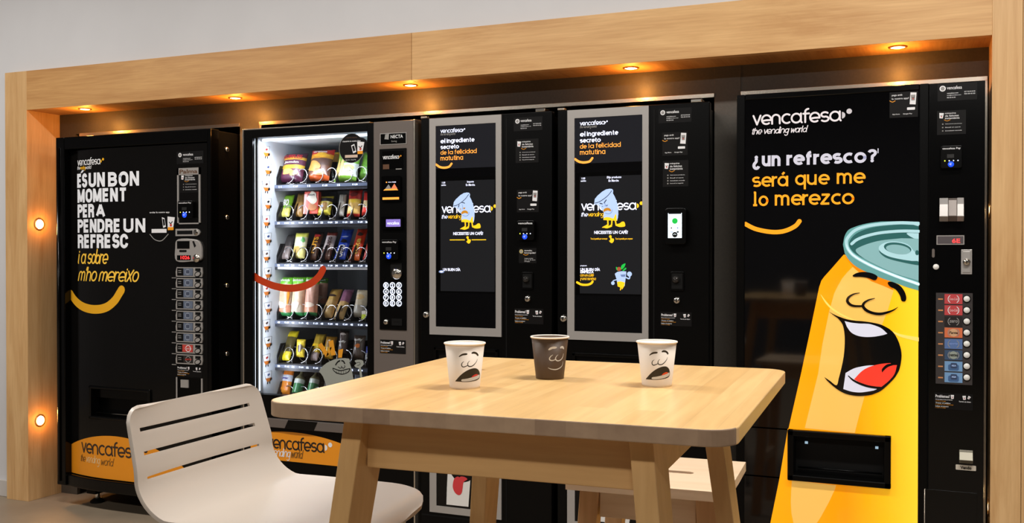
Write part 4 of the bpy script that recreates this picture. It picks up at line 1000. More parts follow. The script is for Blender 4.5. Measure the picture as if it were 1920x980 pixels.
for a, b, lb in ((549, 563, 'clear green bottle neck up, second on the lowest tray'), (577, 591, 'clear green bottle neck up, third on the lowest tray')):
    bag('water_bottle', lb, 'drink', a, b, 738, 697, [(.4, (60, 130, 80)), (.6, (206, 214, 206)), (1, (120, 116, 84))], None, .03, .4, shape='bottle', grp=G6)
bag('snack_bag', 'blue and white pack low on the right of the lowest tray', 'snack', 662, 680, 728, 702, [(.4, (40, 80, 190)), (1, (200, 214, 236))], None, .03, .3, grp=G6)
bag('snack_bag', 'dark pack in the middle of the lowest tray', 'snack', 606, 622, 736, 704, [(1, (70, 64, 60))], None, .03, .3, grp=G6)

# ---- decals on the glass (printed film)
mb = MB(); YG = YF + .015
SM = mat('red orange film', (190, 56, 8), .45)
pts = smooth_pts([P(u, v, YG) for u, v in ((475.5, 517), (486, 524), (500, 530.5), (515, 536), (538, 540), (561, 538.5), (582.6, 531), (598, 518), (605.8, 504.5))])
mb.ribbon(pts, .032, YG, SM); mb.build('smile_decal', m2, label='red orange curved smile film on the glass')
mb = MB(); GC = mat('grey cup film', (150, 154, 146), .5)
cup = [P(u, v, YG) for u, v in ((598, 697), (601, 690), (605.6, 685.7), (612, 680.5), (619.4, 676.5), (628, 673), (637.7, 671.4), (646, 671), (654.6, 672), (656.5, 676.5), (655, 679), (657, 684), (659, 690), (663, 711.7), (668, 745), (617, 745), (611.7, 722.4), (605.6, 705.6), (601, 699))]
mb.poly(cup, YG, GC)
y = YG - .0004; g = lambda *q: smooth_pts([P(u, v, YG) for u, v in q])
mb.ribbon(g((629.5, 683.5), (633, 678.5), (637, 676)), .006, y, DARKP); mb.ribbon(g((641, 676), (644, 677), (646.3, 681)), .006, y, DARKP)
mb.ribbon(g((634, 687.5), (638, 690), (641, 688), (640, 686)), .003, y, DARKP); mb.ribbon(g((641, 688), (644, 690), (647, 687), (646, 685)), .003, y, DARKP)
mo = smooth_pts([P(u, v, YG) for u, v in ((623.5, 690), (625.5, 689.5), (638, 693.5), (650, 691), (656, 690), (656.8, 692), (653, 698), (642, 702), (631, 699.5), (625, 694.5))], 4, True)
mb.poly(mo, y, DARKP)
mo2 = smooth_pts([P(u, v, YG) for u, v in ((625.5, 691.5), (638, 695.5), (650, 693), (655, 692.2), (651, 697.5), (642, 700.3), (632, 698), (627, 694.5))], 4, True)
mb.poly(mo2, y - .0003, GC)
for u in (631, 635.5, 640, 644.5, 649): mb.ribbon([P(u, 695, YG), P(u, 700, YG)], .0018, y - .0006, DARKP)
mb.ribbon(g((677, 706), (676, 696), (674, 688), (673, 684)), .011, YG, GC)
mb.poly(smooth_pts([P(u, v, YG) for u, v in ((665, 676), (672, 674), (680, 675.5), (681.5, 682), (677, 688), (669, 689), (664.5, 685), (668, 681))], 4, True), YG, GC)
mb.ribbon(g((668, 680), (674, 679), (675, 683), (670, 685)), .002, y, DARKP)
mb.build('cup_decal', m2, label='grey grinning cup film on the glass')
mb = MB(); OF = mat('orange film', (222, 150, 30), .5)
for q in (((596, 646.5), (603, 642), (617, 664), (611, 669)), ((611, 669), (617, 666), (622, 650), (617, 652)), ((616, 639.5), (624.5, 637), (629.5, 665), (621, 666.5)), ((634.5, 655.5), (643.5, 653.5), (641, 670), (634, 670.5))):
    mb.poly([P(u, v, YG) for u, v in q], YG, OF)
mb.build('letter_decal', m2, label='orange capital letters on the glass')
mb = MB(); xc, zc = P(659.3, 277.9, YG); mb.disc(xc, zc, .0635, YG, GREYP, n=40); mb.disc(xc, zc, .0615, YG - .0003, DARKP, n=40)
mb.disc(xc + .046, zc + .01, .034, YG, DARKP)
y = YG - .0007
text_box(mb, "a totes les màquines", xc - .03, xc + .028, zc + .042, zc + .049, y, BROWNP, .01); text_box(mb, "t'estalvia la nostra App", xc - .045, xc + .045, zc + .026, zc + .034, y, WHITE, .02)
mb.poly([(xc - .002, zc + .012), (xc + .014, zc + .018), (xc + .024, zc - .016), (xc + .008, zc - .022)], y, WHITE); mb.poly([(xc + .002, zc + .008), (xc + .013, zc + .012), (xc + .019, zc - .01), (xc + .009, zc - .014)], y - .0003, DARKP)
cup_icon(mb, xc + .044, zc + .004, .044, y, -.1); mb.rect(xc + .03, xc + .056, zc - .026, zc - .013, y - .0004, ORANGE)
mb.rect(xc - .033, xc + .03, zc - .04, zc - .028, y, mat('beige print', (214, 190, 170), .5)); text_box(mb, 'App Store   Google Play', xc - .03, xc + .022, zc - .052, zc - .047, y, WHITE, .01)
mb.build('round_sticker', m2, label='round black sticker with phone and cup on the glass')

# ---- control column
CX0, CX1 = PX(701.5, YF), S1
mb = MB(); mb.box(CX0, CX1 - .006, YF - .004, YF + .045, .50, SZ1 + .002, BRONZE); mb.build('control_column', m2, 0.002)
mb = MB(); mb.box(CX1 - .004, CX1 + .002, YF - .006, YF + .06, .12, SZ1 + .004, ALU); mb.build('door_edge', m2, 0.001)
YC = YF - .004
x0, x1, z0, z1 = rY(713, 249, 762.5, 271, YC); mb = MB(); mb.box(x0, x1, YC - .002, YC, z0, z1, SILVER); mb.box(x0 + .003, x1 - .003, YC - .0026, YC - .002, z0 + .003, z1 - .003, BLK)
text_box(mb, 'NECTA', x0 + .052, x1 - .016, z0 + .026, z0 + .040, YC - .0032, WHITE, .015); text_box(mb, 'Swing', x0 + .055, x1 - .045, z0 + .008, z0 + .018, YC - .0032, GREYP, .0)
mb.poly([(x0 + .022, z0 + .024), (x0 + .042, z0 + .022), (x0 + .044, z0 + .046), (x0 + .026, z0 + .044)], YC - .0032, GREYP); mb.build('name_plate', m2, label='black plate reading NECTA')
x0, x1, z0, z1 = rY(712, 278.4, 763, 618.4, YC); mb = MB(); mb.box(x0, x1, YC - .004, YC, z0, z1, BLKS); panel = mb.build('control_panel', m2, 0.002)
YP = YC - .004
def cpx(*q): return rY(*q, YP)
a, b, c, d = cpx(717, 283, 756, 316); mb = MB(); mb.box(a, b, YP - .002, YP, c, d, BLK)
logo(mb, 718.8, 749, 725, 292.5, 298.5, YP, WHITE, ORANGE, off=.003); mb.rect(a + .004, a + .034, d - .075, d - .055, YP - .0026, BROWNP); mb.rect(b - .034, b - .006, d - .078, d - .074, YP - .0026, GREYP); mb.build('wordmark_plate', panel)
a, b, c, d = cpx(717, 330, 753, 378); w, h = b - a, d - c; mb = MB(); mb.prism(rr_pts(a, b, c, d, .006), YP - .008, YP, BLK)
y = YP - .0088
mb.poly([(a + w * .1, c + h * .44), (a + w * .88, c + h * .44), (a + w * .8, c + h * .5), (a + w * .2, c + h * .5)], y, SCRO)
mb.poly([(a + w * .2, c + h * .5), (a + w * .38, c + h * .68), (a + w * .52, c + h * .5)], y, GREYP); mb.poly([(a + w * .5, c + h * .5), (a + w * .68, c + h * .7), (a + w * .84, c + h * .5)], y, mat('salmon icon', (226, 130, 90), .5, emit=.3))
mb.disc(a + w * .27, c + h * .76, .003, y, SCRO); text_box(mb, 'NOU PREMI', a + w * .36, a + w * .76, c + h * .74, c + h * .78, y, SCRW, .01)
mb.rect(a + w * .06, a + w * .92, c + h * .08, c + h * .17, y, SCRO); mb.build('promo_screen', panel, label='small black screen with orange triangle and bar')
a, b, c, d = cpx(717, 406, 757, 430); mb = MB(); mb.prism(rr_pts(a, b, c, d, .004), YP - .012, YP, BLK)
a, b, c, d = cpx(726.6, 411, 753.7, 425); mb.rect(a, b, c, d, YP - .0126, mat('violet lcd', (128, 110, 190), .4, emit=.7)); text_box(mb, 'vencafesa', a + .005, b - .006, c + .009, d - .009, YP - .013, SCRW, .01); mb.build('lcd_display', panel, label='violet backlit display')
card_reader(panel, *cpx(719, 449, 751, 486.5), YP)
a, b, c, d = cpx(733, 493, 754, 521); mb = MB(); mb.prism(rr_pts(a, b, c, d, .006), YP - .003, YP, BLKM)
mb.lathe([(0, -.016), (.014, -.014), (.024, -.008), (.027, 0)], ((a + b) / 2 + .004, YP - .003, (c + d) / 2 - .012), CHROME, 24, 'y'); mb.build('coin_slot', panel)
labs = ['1', '2', '3', '4', '5', '6', '7', '8', '9', '0', 'E', 'C']
for i, s in enumerate(labs):
    u, v = (724.6, 736.8, 749)[i % 3], (534.6, 546.1, 557.2, 568.4)[i // 3]; xx, zz = P(u, v, YP)
    mb = MB(); mb.lathe([(0, -.004), (.0105, -.004), (.0115, 0)], (xx, YP, zz), BLK, 22, 'y')
    mb.tube([(xx + .0112 * math.cos(t), YP - .0042, zz + .0112 * math.sin(t)) for t in [2 * PI * k / 24 for k in range(24)]], .0016, LEDW, 6, closed=True)
    text_box(mb, s, xx - .0042, xx + .0042, zz - .006, zz + .006, YP - .0052, LEDW, .02); mb.build('keypad_button', panel)
lock(panel, *P(725, 603, YP), YP)
a, b, c, d = cpx(735, 597, 754.5, 610); mb = MB(); mb.box(a, b, YP - .003, YP, c, d, BLKM); mb.rect(a + .008, b - .012, c + .014, c + .018, YP - .0036, DARKP); mb.build('coin_return', panel)
problem_sticker(m2, *rY(712.8, 637, 761, 662.5, YC), YC)
# lower door: delivery flap, foot panel
mb = MB(); mb.box(S0, S1, YF - .002, YF + .05, .10, .50, BLKS); mb.build('lower_door', m2, 0.003)
mb = MB(); z1 = P(560, 787, YF)[1]; z0 = P(560, 803, YF)[1]
mb.prism([(PX(470, YF), z0), (S1 - .02, z0), (S1 - .02, z1), (PX(470, YF), z1)], YF - .02, YF - .001, BRONZE); 
a = PX(538, YF); b = PX(600, YF); mb.prism([(a, z0 - .001), (b - .02, z0 - .001), (b, z1 + .001), (a + .02, z1 + .001)], YF - .022, YF - .0195, BLK); mb.build('delivery_flap', m2, 0.003)
mb = MB(); x0, x1 = PX(470, YF), PX(672, YF); xm = PX(548, YF)
zb2 = P(560, 866, YF)[1]; zt2 = P(548, 809.5, YF)[1]
arcp = [(x, zt2 - (zt2 - P(643, 832, YF)[1]) * ((x - xm) / (PX(643, YF) - xm)) ** 2) for x in [x0 + (x1 - x0) * i / 30 for i in range(31)]]
mb.poly([(x0, zb2), (x1, zb2 + .0)] + arcp[::-1], YF - .0035, FOOT)
logo(mb, 501, 608.5, 520, 822.5, 840.8, YF - .003, mat('black wordmark', (34, 26, 22), .5), WHITE, off=.0012)
zz = P(530, 855, YF)[1]
stroke_words(mb, 'the', PX(492, YF), PX(507, YF), zz, .022, .0035, YF - .0045, MATS['brown script'], .2, .7)
stroke_words(mb, 'vending', PX(510, YF), PX(545, YF), zz, .024, .0035, YF - .0045, WHITE, .2, .7); stroke_words(mb, 'world', PX(547, YF), PX(569, YF), zz, .024, .0035, YF - .0045, MATS['brown script'], .2, .7)
mb.build('foot_panel', m2, label='orange arched panel with black wordmark')
mb = MB(); mb.box(S0 + .02, S1 - .02, YF + .06, 4.3, 0, .10, BLKM); mb.build('plinth', m2)

# ------------------------------------------------------------------ two coffee machines
def coffee(dx, label, which):
    X0, X1, Z1 = -1.956 + dx, (-1.376 if which == 0 else -1.362) + dx, 1.808
    m = thing('coffee_machine', ((X0 + X1) / 2, 3.95, 0), label, 'vending machine')
    Y = YF
    def r(a, b, c, d, yy=Y):
        q = rY(a, b, c, d, yy); return q[0] + dx, q[1] + dx, q[2], q[3]
    def p(u, v): a = P(u, v, Y); return (a[0] + dx, a[1])
    def t(s, uL, uR, top, bot, mt, bold=.03, off=.001): text_px(mb, s, uL, uR, top, bot, Y, mt, bold, off, 0, dx)
    mb = MB(); mb.box(X0 + .004, X1 - .028, Y + .035, 4.34, .08, Z1 - .006, BLKS); mb.build('cabinet', m, 0.003)
    mb = MB(); mb.box(X0 + .02, X1 - .02, Y + .06, 4.3, 0, .08, BLKM); mb.build('plinth', m)
    mb = MB(); mb.box(X0, X1, Y, Y + .033, .10, Z1, BLKS); mb.build('door', m, 0.004)
    mb = MB(); mb.box(X0 + .001, X0 + .03, Y - .004, Y + .02, Z1, Z1 + .008, ALU); mb.box(X1 - .07, X1 - .03, Y + .0, Y + .05, Z1, Z1 + .012, CHROME); mb.build('hinge', m, 0.002)
    # upper silver frame
    fx0, fx1, fz0, fz1 = -1.913 + dx, -1.590 + dx, .918, 1.805
    ix0, ix1, iz0, iz1 = -1.884 + dx, -1.614 + dx, .951, 1.773
    def frame(nm, fx0, fx1, fz0, fz1, ix0, ix1, iz0, iz1):
        mb = MB()
        for q in ((fx0, fx1, iz1, fz1), (fx0, fx1, fz0, iz0), (fx0, ix0, iz0, iz1), (ix1, fx1, iz0, iz1)): mb.box(q[0], q[1], Y - .006, Y, q[2], q[3], SILVER)
        return mb.build(nm, m)
    frame('display_frame', fx0, fx1, fz0, fz1, ix0, ix1, iz0, iz1)
    mb = MB(); mb.box(ix0, ix1, Y - .003, Y, iz0, iz1, GLASSY); mb.build('front_glass', m)
    # poster
    zp = P(818, 316.7, Y)[1]
    mb = MB(); mb.box(ix0 + .001, ix1 - .001, Y - .0036, Y - .003, zp, iz1 - .001, mat('poster ground', (30, 30, 32), .08, coat=.4, emit=.25, ecol=(40, 42, 52)))
    logo(mb, 827, 868.5, 833, 243.3, 249.2, Y, SCRW, off=.0044, dx=dx); stroke_words(mb, 'the vending world', PX(827.3, Y) + dx, PX(855, Y) + dx, P(840, 253.3, Y)[1], .0062, .0011, Y - .0044, GREYP, .2, .95)
    def sn(w_, a_, b_, c_, d_, e_, m_, k_): sans(mb, w_, a_, b_, c_, d_, e_, Y, m_, k_, .0044, dx)
    sn('el', 827, 836, 831, 262.4, 268.8, SCRW, .24); sn('ingrediente', 838.5, 890.6, 864, 260.6, 266.8, SCRW, .24); sn('secreto', 827, 861.5, 844, 272.9, 279.0, SCRW, .24)
    sn('de', 827, 838.4, 832, 284.0, 290.0, SCRO, .19); sn('la', 841.5, 850.3, 846, 283.2, 289.2, SCRO, .19); sn('felicidad', 853, 894.7, 874, 281.6, 287.8, SCRO, .19); sn('matutina', 827, 869.2, 848, 293.6, 300.2, SCRO, .19)
    mb.ribbon(smooth_pts([p(818.9, 308.6), p(825.3, 312.9), p(833.5, 314.4), p(842.7, 312.6), p(847.6, 306.8)]), .009, Y - .0044, SCRO)
    mb.build('poster', m, label='dark lit poster with white and orange words')
    # touch screen
    a, b, c, d = r(820, 331, 931, 549); 
    mb = MB(); mb.box(a, b, Y - .0045, Y - .003, c, d, BLK); scr = mb.build('touch_screen', m)
    mb = MB(); a, b, c, d = r(827, 338, 928.5, 546); YS = Y - .005; mb.rect(a, b, c, d, YS, SCRDK); YS -= .0005
    def ts(s, uL, uR, top, bot, mt, bold=.02): text_px(mb, s, uL, uR, top, bot, Y, mt, bold, .0055, 0, dx)
    ts('Importe' if which == 0 else 'Elija producto', 877 if which == 0 else 872, 889.5 if which == 0 else 896, (883, 338.6), (883, 343.4), SCRW); ts('En Marcha', 874.7, 891.6, (883, 344.4), (883, 348.4), SCRW)
    ts('11:00', 830, 836, (833, 340.8), (833, 344.2), SCRW); ts('saldo', 828.6, 837.4, (833, 345.5), (833, 348.3), SCRW)
    cut = (PX(853, Y) + dx, PX(888, Y) + dx)
    logo(mb, 829.5, 921.4, 870, 386.0, 399.0, Y, SCRW, SCRY, dx=dx, off=.0055)
    zz = P(840, 409.3, Y)[1]
    stroke_words(mb, 'the', PX(829.8, Y) + dx, PX(840.3, Y) + dx, zz, .0105, .0019, YS, SCRW, .25, .9); stroke_words(mb, 'vending', PX(842, Y) + dx, PX(867, Y) + dx, zz, .0105, .0019, YS, SCRY, .25, .9)
    y = YS - .0006
    body = [(851, 385.8), (852, 379), (856, 373.5), (864, 366), (870.5, 362), (876.3, 360.8), (880.5, 361.2), (882.6, 364), (882, 369), (885, 374.5), (887.5, 381), (889.5, 388), (890.8, 396.6), (891, 405), (890.3, 411.9), (889, 417), (877, 413), (866.3, 415.7), (866.5, 408), (867, 403.5), (865, 399.6), (862, 395), (859.4, 390.4), (854.5, 388.2), (851.8, 388.9)]
    mb.poly([p(*q) for q in body], y, SCRB); y -= .0004
    mb.ribbon(smooth_pts([p(*q) for q in ((852.5, 386), (858, 384.5), (866, 379.5), (874, 372.5), (880, 364.5))]), .0022, y, SCRK)
    mb.poly([p(*q) for q in ((866.3, 415.9), (866.8, 412), (871, 410.8), (876, 411), (883, 413.5), (886, 406), (887.6, 406.2), (888, 413), (889, 417.2))], y, SCRY)
    mb.poly(smooth_pts([p(*q) for q in ((866.3, 401.5), (867.5, 396.5), (872.5, 394.3), (877.5, 396), (878.8, 400.5), (873, 399.2))], 4, True), y, SCRBR)
    mb.ribbon(smooth_pts([p(*q) for q in ((869, 403.5), (875, 405), (880, 402), (880.5, 397.5))]), .0016, y, SCRBD)
    mb.poly([p(*q) for q in ((869.5, 389.5), (874, 388.8), (873, 391.5), (870.2, 392))], y, SCRBR if which == 0 else SCRBD); mb.poly([p(*q) for q in ((863, 391.3), (865.8, 391), (865.6, 393.4))], y, SCRBR if which == 0 else SCRBD)
    if which == 0:
        mb.ribbon([p(867.5, 379.6), p(870.5, 380), p(872.5, 381)], .003, y, SCRK); mb.ribbon([p(862, 384), p(861, 388)], .003, y, SCRK)
    else:
        mb.ribbon([p(867.5, 386), p(871, 380.5)], .0032, y, SCRK); mb.ribbon([p(860.5, 386.5), p(864.5, 387.5)], .0032, y, SCRK)
    mb.ribbon(smooth_pts([p(868, 383), p(869, 388), p(868.5, 392)]), .0014, y, SCRBD)
    for q in (((873.5, 415), (874, 424), (870, 427)), ((880.5, 416), (880, 424.5), (876, 427.5)), ((886, 416), (887.5, 425), (893, 425))): mb.ribbon([p(*k) for k in q], .0055, y, SCRY)
    mb.poly(smooth_pts([p(*q) for q in ((864, 429), (870, 425.5), (876, 426), (881, 427), (873, 430.5), (867, 429.5))], 4, True), y, SCRY)
    mb.poly(smooth_pts([p(*q) for q in ((886, 424), (893, 422), (897, 419), (901, 419.5), (902, 427), (892, 428))], 4, True), y, SCRY)
    ts('NECESSITES UN CAFÈ?', 851, 906.9, (880, 433.4), (880, 440.4), SCRW, .03)
    zz = P(880, 449.4, Y)[1]
    if which == 0:
        mb.ribbon([(PX(845, Y) + dx, zz), (PX(872, Y) + dx, zz)], .0035, YS, SCRY); mb.ribbon([(PX(886, Y) + dx, zz), (PX(912, Y) + dx, zz)], .0035, YS, SCRY)
    else:
        ts('Toca la pantalla per començar', 845, 873, (860, 447.2), (860, 451.2), SCRY); ts('Toca la pantalla para empezar', 886, 915, (900, 447.2), (900, 451.2), SCRY)
    mb.poly(smooth_pts([p(*q) for q in ((877, 443.5), (879, 443.5), (880, 448), (883.5, 449), (883, 454), (879.5, 456.5), (875.5, 452.5), (877.6, 451))], 4, True), YS, SCRY); mb.disc(*p(877.8, 445), .0052, YS, SCRY)
    if which == 0:
        ts('UN BUEN DÍA', 831.8, 864.4, (848, 501.2), (848, 507.8), SCRW, .03); mb.disc(*p(829, 509), .013, YS, SCRBD, .006); mb.disc(*p(829, 509), .008, YS - .0003, SCRW, .003)
    else:
        def q4(u, v): return (u - (1078 - 818) - (u - 1078) * .045, v + 8)   # shift from its twin's place in the photo
        def T4(s, uL, uR, vt, vb, mt, bold=.02):
            x0, x1 = PX(uL, Y), PX(uR, Y); um = (uL + uR) / 2; text_box(mb, s, x0, x1, P(um, vb, Y)[1], P(um, vt, Y)[1], YS, mt, bold)
        T4('prepárate', 1089, 1101, 496.5, 499.5, SCRW); T4('UN BUEN DÍA', 1089, 1126, 501, 507.6, SCRW, .03); T4('EMPIEZA', 1089, 1114, 506.8, 512, SCRW, .03)
        stroke_words(mb, 'con un café', PX(1089, Y), PX(1114, Y), P(1100, 517.8, Y)[1], .0072, .0014, YS, SCRY, .2, .9); stroke_words(mb, 'y una sonrisa', PX(1089, Y), PX(1118, Y), P(1100, 524.3, Y)[1], .0072, .0014, YS, SCRY, .2, .9)
        mb.ribbon(smooth_pts([P(*k, Y) for k in ((1083, 529), (1091, 533), (1102, 533.5), (1109, 531), (1112, 527.5))]), .0085, YS, SCRY)
        c4 = lambda *L_: [P(*k, Y) for k in L_]
        mb.poly(c4((1153.5, 513), (1158, 509.5), (1166, 508), (1175, 508.5), (1175, 512), (1173.5, 524), (1172, 536), (1159, 536.5), (1157, 524), (1154.5, 516)), YS, SCRB)
        mb.poly(c4((1158, 528), (1165, 527), (1172.5, 529.5), (1171, 537), (1166, 539.5), (1159, 536.5)), YS - .0004, SCRY); mb.ribbon(c4((1165, 538), (1164, 543)), .004, YS, SCRY); mb.ribbon(c4((1169, 538), (1167, 541)), .004, YS, SCRY)
        mb.ribbon(smooth_pts(c4((1175, 520), (1180.5, 522), (1182, 515))), .005, YS, SCRB); mb.disc(*P(1181, 513.5, Y), .0095, YS, SCRB)
        mb.ribbon(smooth_pts(c4((1157, 524), (1151, 526), (1149.5, 530))), .004, YS, SCRB); mb.disc(*P(1150, 530.5, Y), .007, YS, SCRB)
        mb.poly(c4((1164, 514.5), (1174, 514), (1172.5, 518.5), (1166, 518.5)), YS - .0004, SCRBD)
        mb.poly(smooth_pts(c4((1165.5, 505), (1166, 497.5), (1173.5, 493.5), (1171, 501)), 4, True), YS, GREENL); mb.poly(smooth_pts(c4((1156, 500), (1160, 503), (1161, 508), (1156.5, 505)), 4, True), YS, GREENL); mb.poly(smooth_pts(c4((1168, 507), (1173.5, 501.5), (1175, 504), (1170, 507.5)), 4, True), YS, GREENL)
        mb.disc(*P(1161.5, 504, Y), .008, YS, mat('screen berry', (170, 80, 50), .4, emit=.4)); 
    mb.build('screen_picture', scr)
    # dispensing hatch
    a, b, c, d = r(815, 652, 935, 800)
    mb = MB(); w_ = .012
    for q in ((a, b, d - w_, d), (a, b, c, c + w_), (a, a + w_, c, d), (b - w_, b, c, d)): mb.box(q[0], q[1], Y - .01, Y, q[2], q[3], BLK)
    mb.box(a + .02, b - .02, Y - .004, Y, c + .02, d - .03, GLASSY); mb.build('dispensing_hatch', m, 0.002)
    # lower frame and poster
    z0, z1, zi0, zi1 = .186, .60, .214, .572
    frame('poster_frame', fx0, fx1, z0, z1, ix0 + .002, ix1, zi0, zi1)
    mb = MB(); mb.box(ix0, ix1, Y - .002, Y, zi0, zi1, BLK); y = Y - .0028
    CUPW = mat('poster cup white', (226, 224, 220), .5); TNG = mat('poster tongue', (206, 58, 62), .5)
    mb.poly([p(*q) for q in ((837.6, 945), (838.5, 915), (841.5, 850), (886, 850), (883, 890), (878.8, 949.4))], y, CUPW)
    mb.poly(smooth_pts([p(*q) for q in ((846, 880), (850, 893), (860, 901.5), (873, 903), (885, 897), (888, 880), (866, 872))], 4, True), y - .0004, DARKP)
    mb.poly(smooth_pts([p(*q) for q in ((850, 905), (853, 896), (859, 892.5), (862, 894), (865, 892.5), (872, 893.5), (877, 898), (870, 903), (868, 915), (866, 924), (861, 927.5), (854, 923), (850, 914))], 4, True), y - .0008, TNG)
    mb.poly([p(*q) for q in ((905, 930), (912, 931), (909, 952), (902, 951))], y, CUPW)
    mb.build('lower_poster', m, label='poster of a white cup with a red tongue')
    mb = MB(); mb.box(X0 + .003, X1 - .003, Y - .001, Y, .168, .174, BLKM); mb.box(fx1 + .018, fx1 + .022, Y - .0008, Y, .18, 1.79, BLKM); mb.build('door_seam', m)
    lock(m, *(lambda a: (a[0] + dx, a[1]))(P(799.9, 589.5, Y)), Y, .0145)
    return m, r, p
m3, r3, p3 = coffee(0.0, 'black coffee machine with grey framed screen, right beside the snack machine', 0)
info_sticker(m3, *r3(963.5, 219.3, 1017.5, 245), YF); happy_sticker(m3, *r3(967, 260.4, 1010, 305), YF); app_sticker(m3, *r3(969.3, 355.5, 1010.4, 397.7), YF)
card_reader(m3, *r3(973, 413.5, 1005, 450), YF, 'vencafesa')
def coin_sticker(par, x0, x1, z0, z1, y):
    w, h = x1 - x0, z1 - z0; mb = MB(); mb.box(x0, x1, y - .001, y, z0, z1, DARKP); y -= .0016
    mb.disc(x0 + w * .14, z1 - h * .22, w * .11, y, mat('coin gold', (206, 190, 120), .4, .3)); mb.disc(x0 + w * .14, z1 - h * .22, w * .07, y - .0002, SILVER)
    lines(mb, [('monedes,', .7), ('benvingudes!', 1)], x0 + w * .32, x0 + w * .96, z1 - h * .1, h * .13, h * .16, y, WHITE)
    mb.ribbon(smooth_pts([(x0 + w * .26, z1 - h * .4), (x0 + w * .38, z1 - h * .47), (x0 + w * .54, z1 - h * .42)]), h * .03, y, ORANGE)
    lines(mb, [('Accepta monedes', .8), ('de 5, 10, 20, 50 cts', 1), ('1 i 2 euros', .5)], x0 + w * .32, x0 + w * .94, z1 - h * .66, h * .06, h * .1, y, WHITE)
    mb.build('coin_sticker', par, label='small black sticker with a gold coin')
coin_sticker(m3, *r3(973, 465, 1006, 493), YF); coin_return(m3, *r3(979, 510, 1000, 542), YF); lock(m3, *P(990.2, 559.7, YF), YF, .0135, 'coin_lock'); problem_sticker(m3, *r3(964.5, 578.3, 1018.9, 607), YF)
m4, _, _ = coffee(.603, 'black coffee machine with a bright white phone-sized payment screen on its right', 1)
info_sticker(m4, *rY(1235, 202.6, 1296.8, 229.9), YF); app_sticker(m4, *rY(1242, 247.7, 1289.4, 291.4), YF); happy_sticker(m4, *rY(1243, 300.7, 1290.7, 349.8), YF)
x0, x1, z0, z1 = rY(1250, 390, 1290, 458)
mb = MB(); mb.prism(rr_pts(x0, x1, z0, z1, .012), YF - .03, YF, BLKS); o = mb.build('payment_terminal', m4, 0.003)
a, b, c, d = rY(1252.5, 399, 1278.5, 446, YF - .03); y = YF - .0306
PAYW = mat('payment screen', (226, 240, 250), .3, emit=.85)
mb = MB(); mb.rect(a, b, c, d, y, PAYW); w, h = b - a, d - c
mb.disc(a + w * .5, c + h * .68, w * .2, y - .0004, GREENL); mb.rect(a + w * .04, a + w * .96, d - h * .04, d - h * .0, y - .0004, SCRK); mb.disc(a + w * .25, c + h * .4, w * .05, y - .0004, BROWNP); mb.disc(a + w * .7, c + h * .4, w * .05, y - .0004, SCRBD)
text_box(mb, 'VISA', a + w * .15, a + w * .36, c + h * .22, c + h * .27, y - .0004, mat('pay blue', (40, 80, 170), .5), .02); mb.rect(a + w * .64, a + w * .78, c + h * .21, c + h * .27, y - .0004, DARKP)
mb.disc(a + w * .5, c + h * .02 + w * .2, w * .19, y - .0004, DARKP); mb.ribbon(arc(a + w * .5, c + h * .02 + w * .15, w * .1, w * .1, 30, 150, 6), w * .03, y - .0008, PAYW); mb.build('payment_screen', o, label='bright white payment screen with a green dot')
coin_return(m4, *rY(1257.6, 509, 1282.8, 544.7), YF); lock(m4, *P(1269.8, 562.8, YF), YF, .0135, 'coin_lock'); problem_sticker(m4, *rY(1238.5, 585, 1296.9, 611), YF)
for v in (201, 400, 596):
    D = ray(1337, v)
    mb = MB(); xx = -.785; mb.lathe([(.004, 0), (.004, .003), (0, .004)], (xx - .002, YF + .12, CAMZ + D.z * (YF + .12) / D.y), CHROME, 12, 'x'); mb.build('side_screw', m4)

# ------------------------------------------------------------------ large orange drinks machine
B0, B1, BZ1 = -.660, .152, 1.824
m5 = thing('drinks_machine', ((B0 + B1) / 2, 3.95, 0), 'large drinks machine with a backlit orange cartoon can picture, at the far right', 'vending machine')
mb = MB(); mb.box(B0 + .006, B1 - .004, YF + .05, 4.35, .06, BZ1 - .004, BLKS); mb.build('cabinet', m5, 0.003)
mb = MB(); mb.box(B0 + .03, B1 - .03, YF + .08, 4.3, 0, .06, BLKM); mb.build('plinth', m5)
DX_0, DX_1, DZ_0, DZ_1 = PX(1396.5, YF), PX(1723, YF), .10, 1.804
XDR = PX(1742, YF)
hx0, hx1 = PX(1478.5, YF), PX(1672, YF); hz1 = P(1575, 810, YF)[1]; hz0 = P(1575, 906.5, YF)[1]
mb = MB(); mb.box(B0, DX_0, YF - .004, YF + .05, .06, BZ1, BLKS); mb.box(DX_1, XDR - .002, YF - .004, YF + .05, .06, BZ1, BLKS); mb.box(DX_0, DX_1, YF - .004, YF + .05, DZ_1, BZ1, BLK); mb.box(DX_0, DX_1, YF - .004, YF + .05, .06, DZ_0, BLKS); mb.build('door_frame', m5, 0.003)
PANEL5 = mat('black backlit panel', (5, 5, 6), .06, coat=.4)
mb = MB()
for q in ((DX_0, DX_1, hz1 - .005, DZ_1), (DX_0, DX_1, DZ_0, hz0 + .005), (DX_0, hx0 + .005, hz0, hz1), (hx1 - .005, DX_1, hz0, hz1)): mb.box(q[0], q[1], YF, YF + .04, q[2], q[3], PANEL5)
mb.build('front_panel', m5)
L = lambda n, c, e, **k: mat('lit ' + n, c, .12, emit=e, coat=.5, **k)
can = bpy.data.materials.new('lit can orange'); can.use_nodes = True
nt = can.node_tree; bs = nt.nodes['Principled BSDF']; tc = nt.nodes.new('ShaderNodeTexCoord'); sp = nt.nodes.new('ShaderNodeSeparateXYZ'); rp = nt.nodes.new('ShaderNodeValToRGB'); mr = nt.nodes.new('ShaderNodeMapRange')
nt.links.new(tc.outputs['Object'], sp.inputs[0]); nt.links.new(sp.outputs['X'], mr.inputs['Value'])
mr.inputs['From Min'].default_value = -.30; mr.inputs['From Max'].default_value = .20
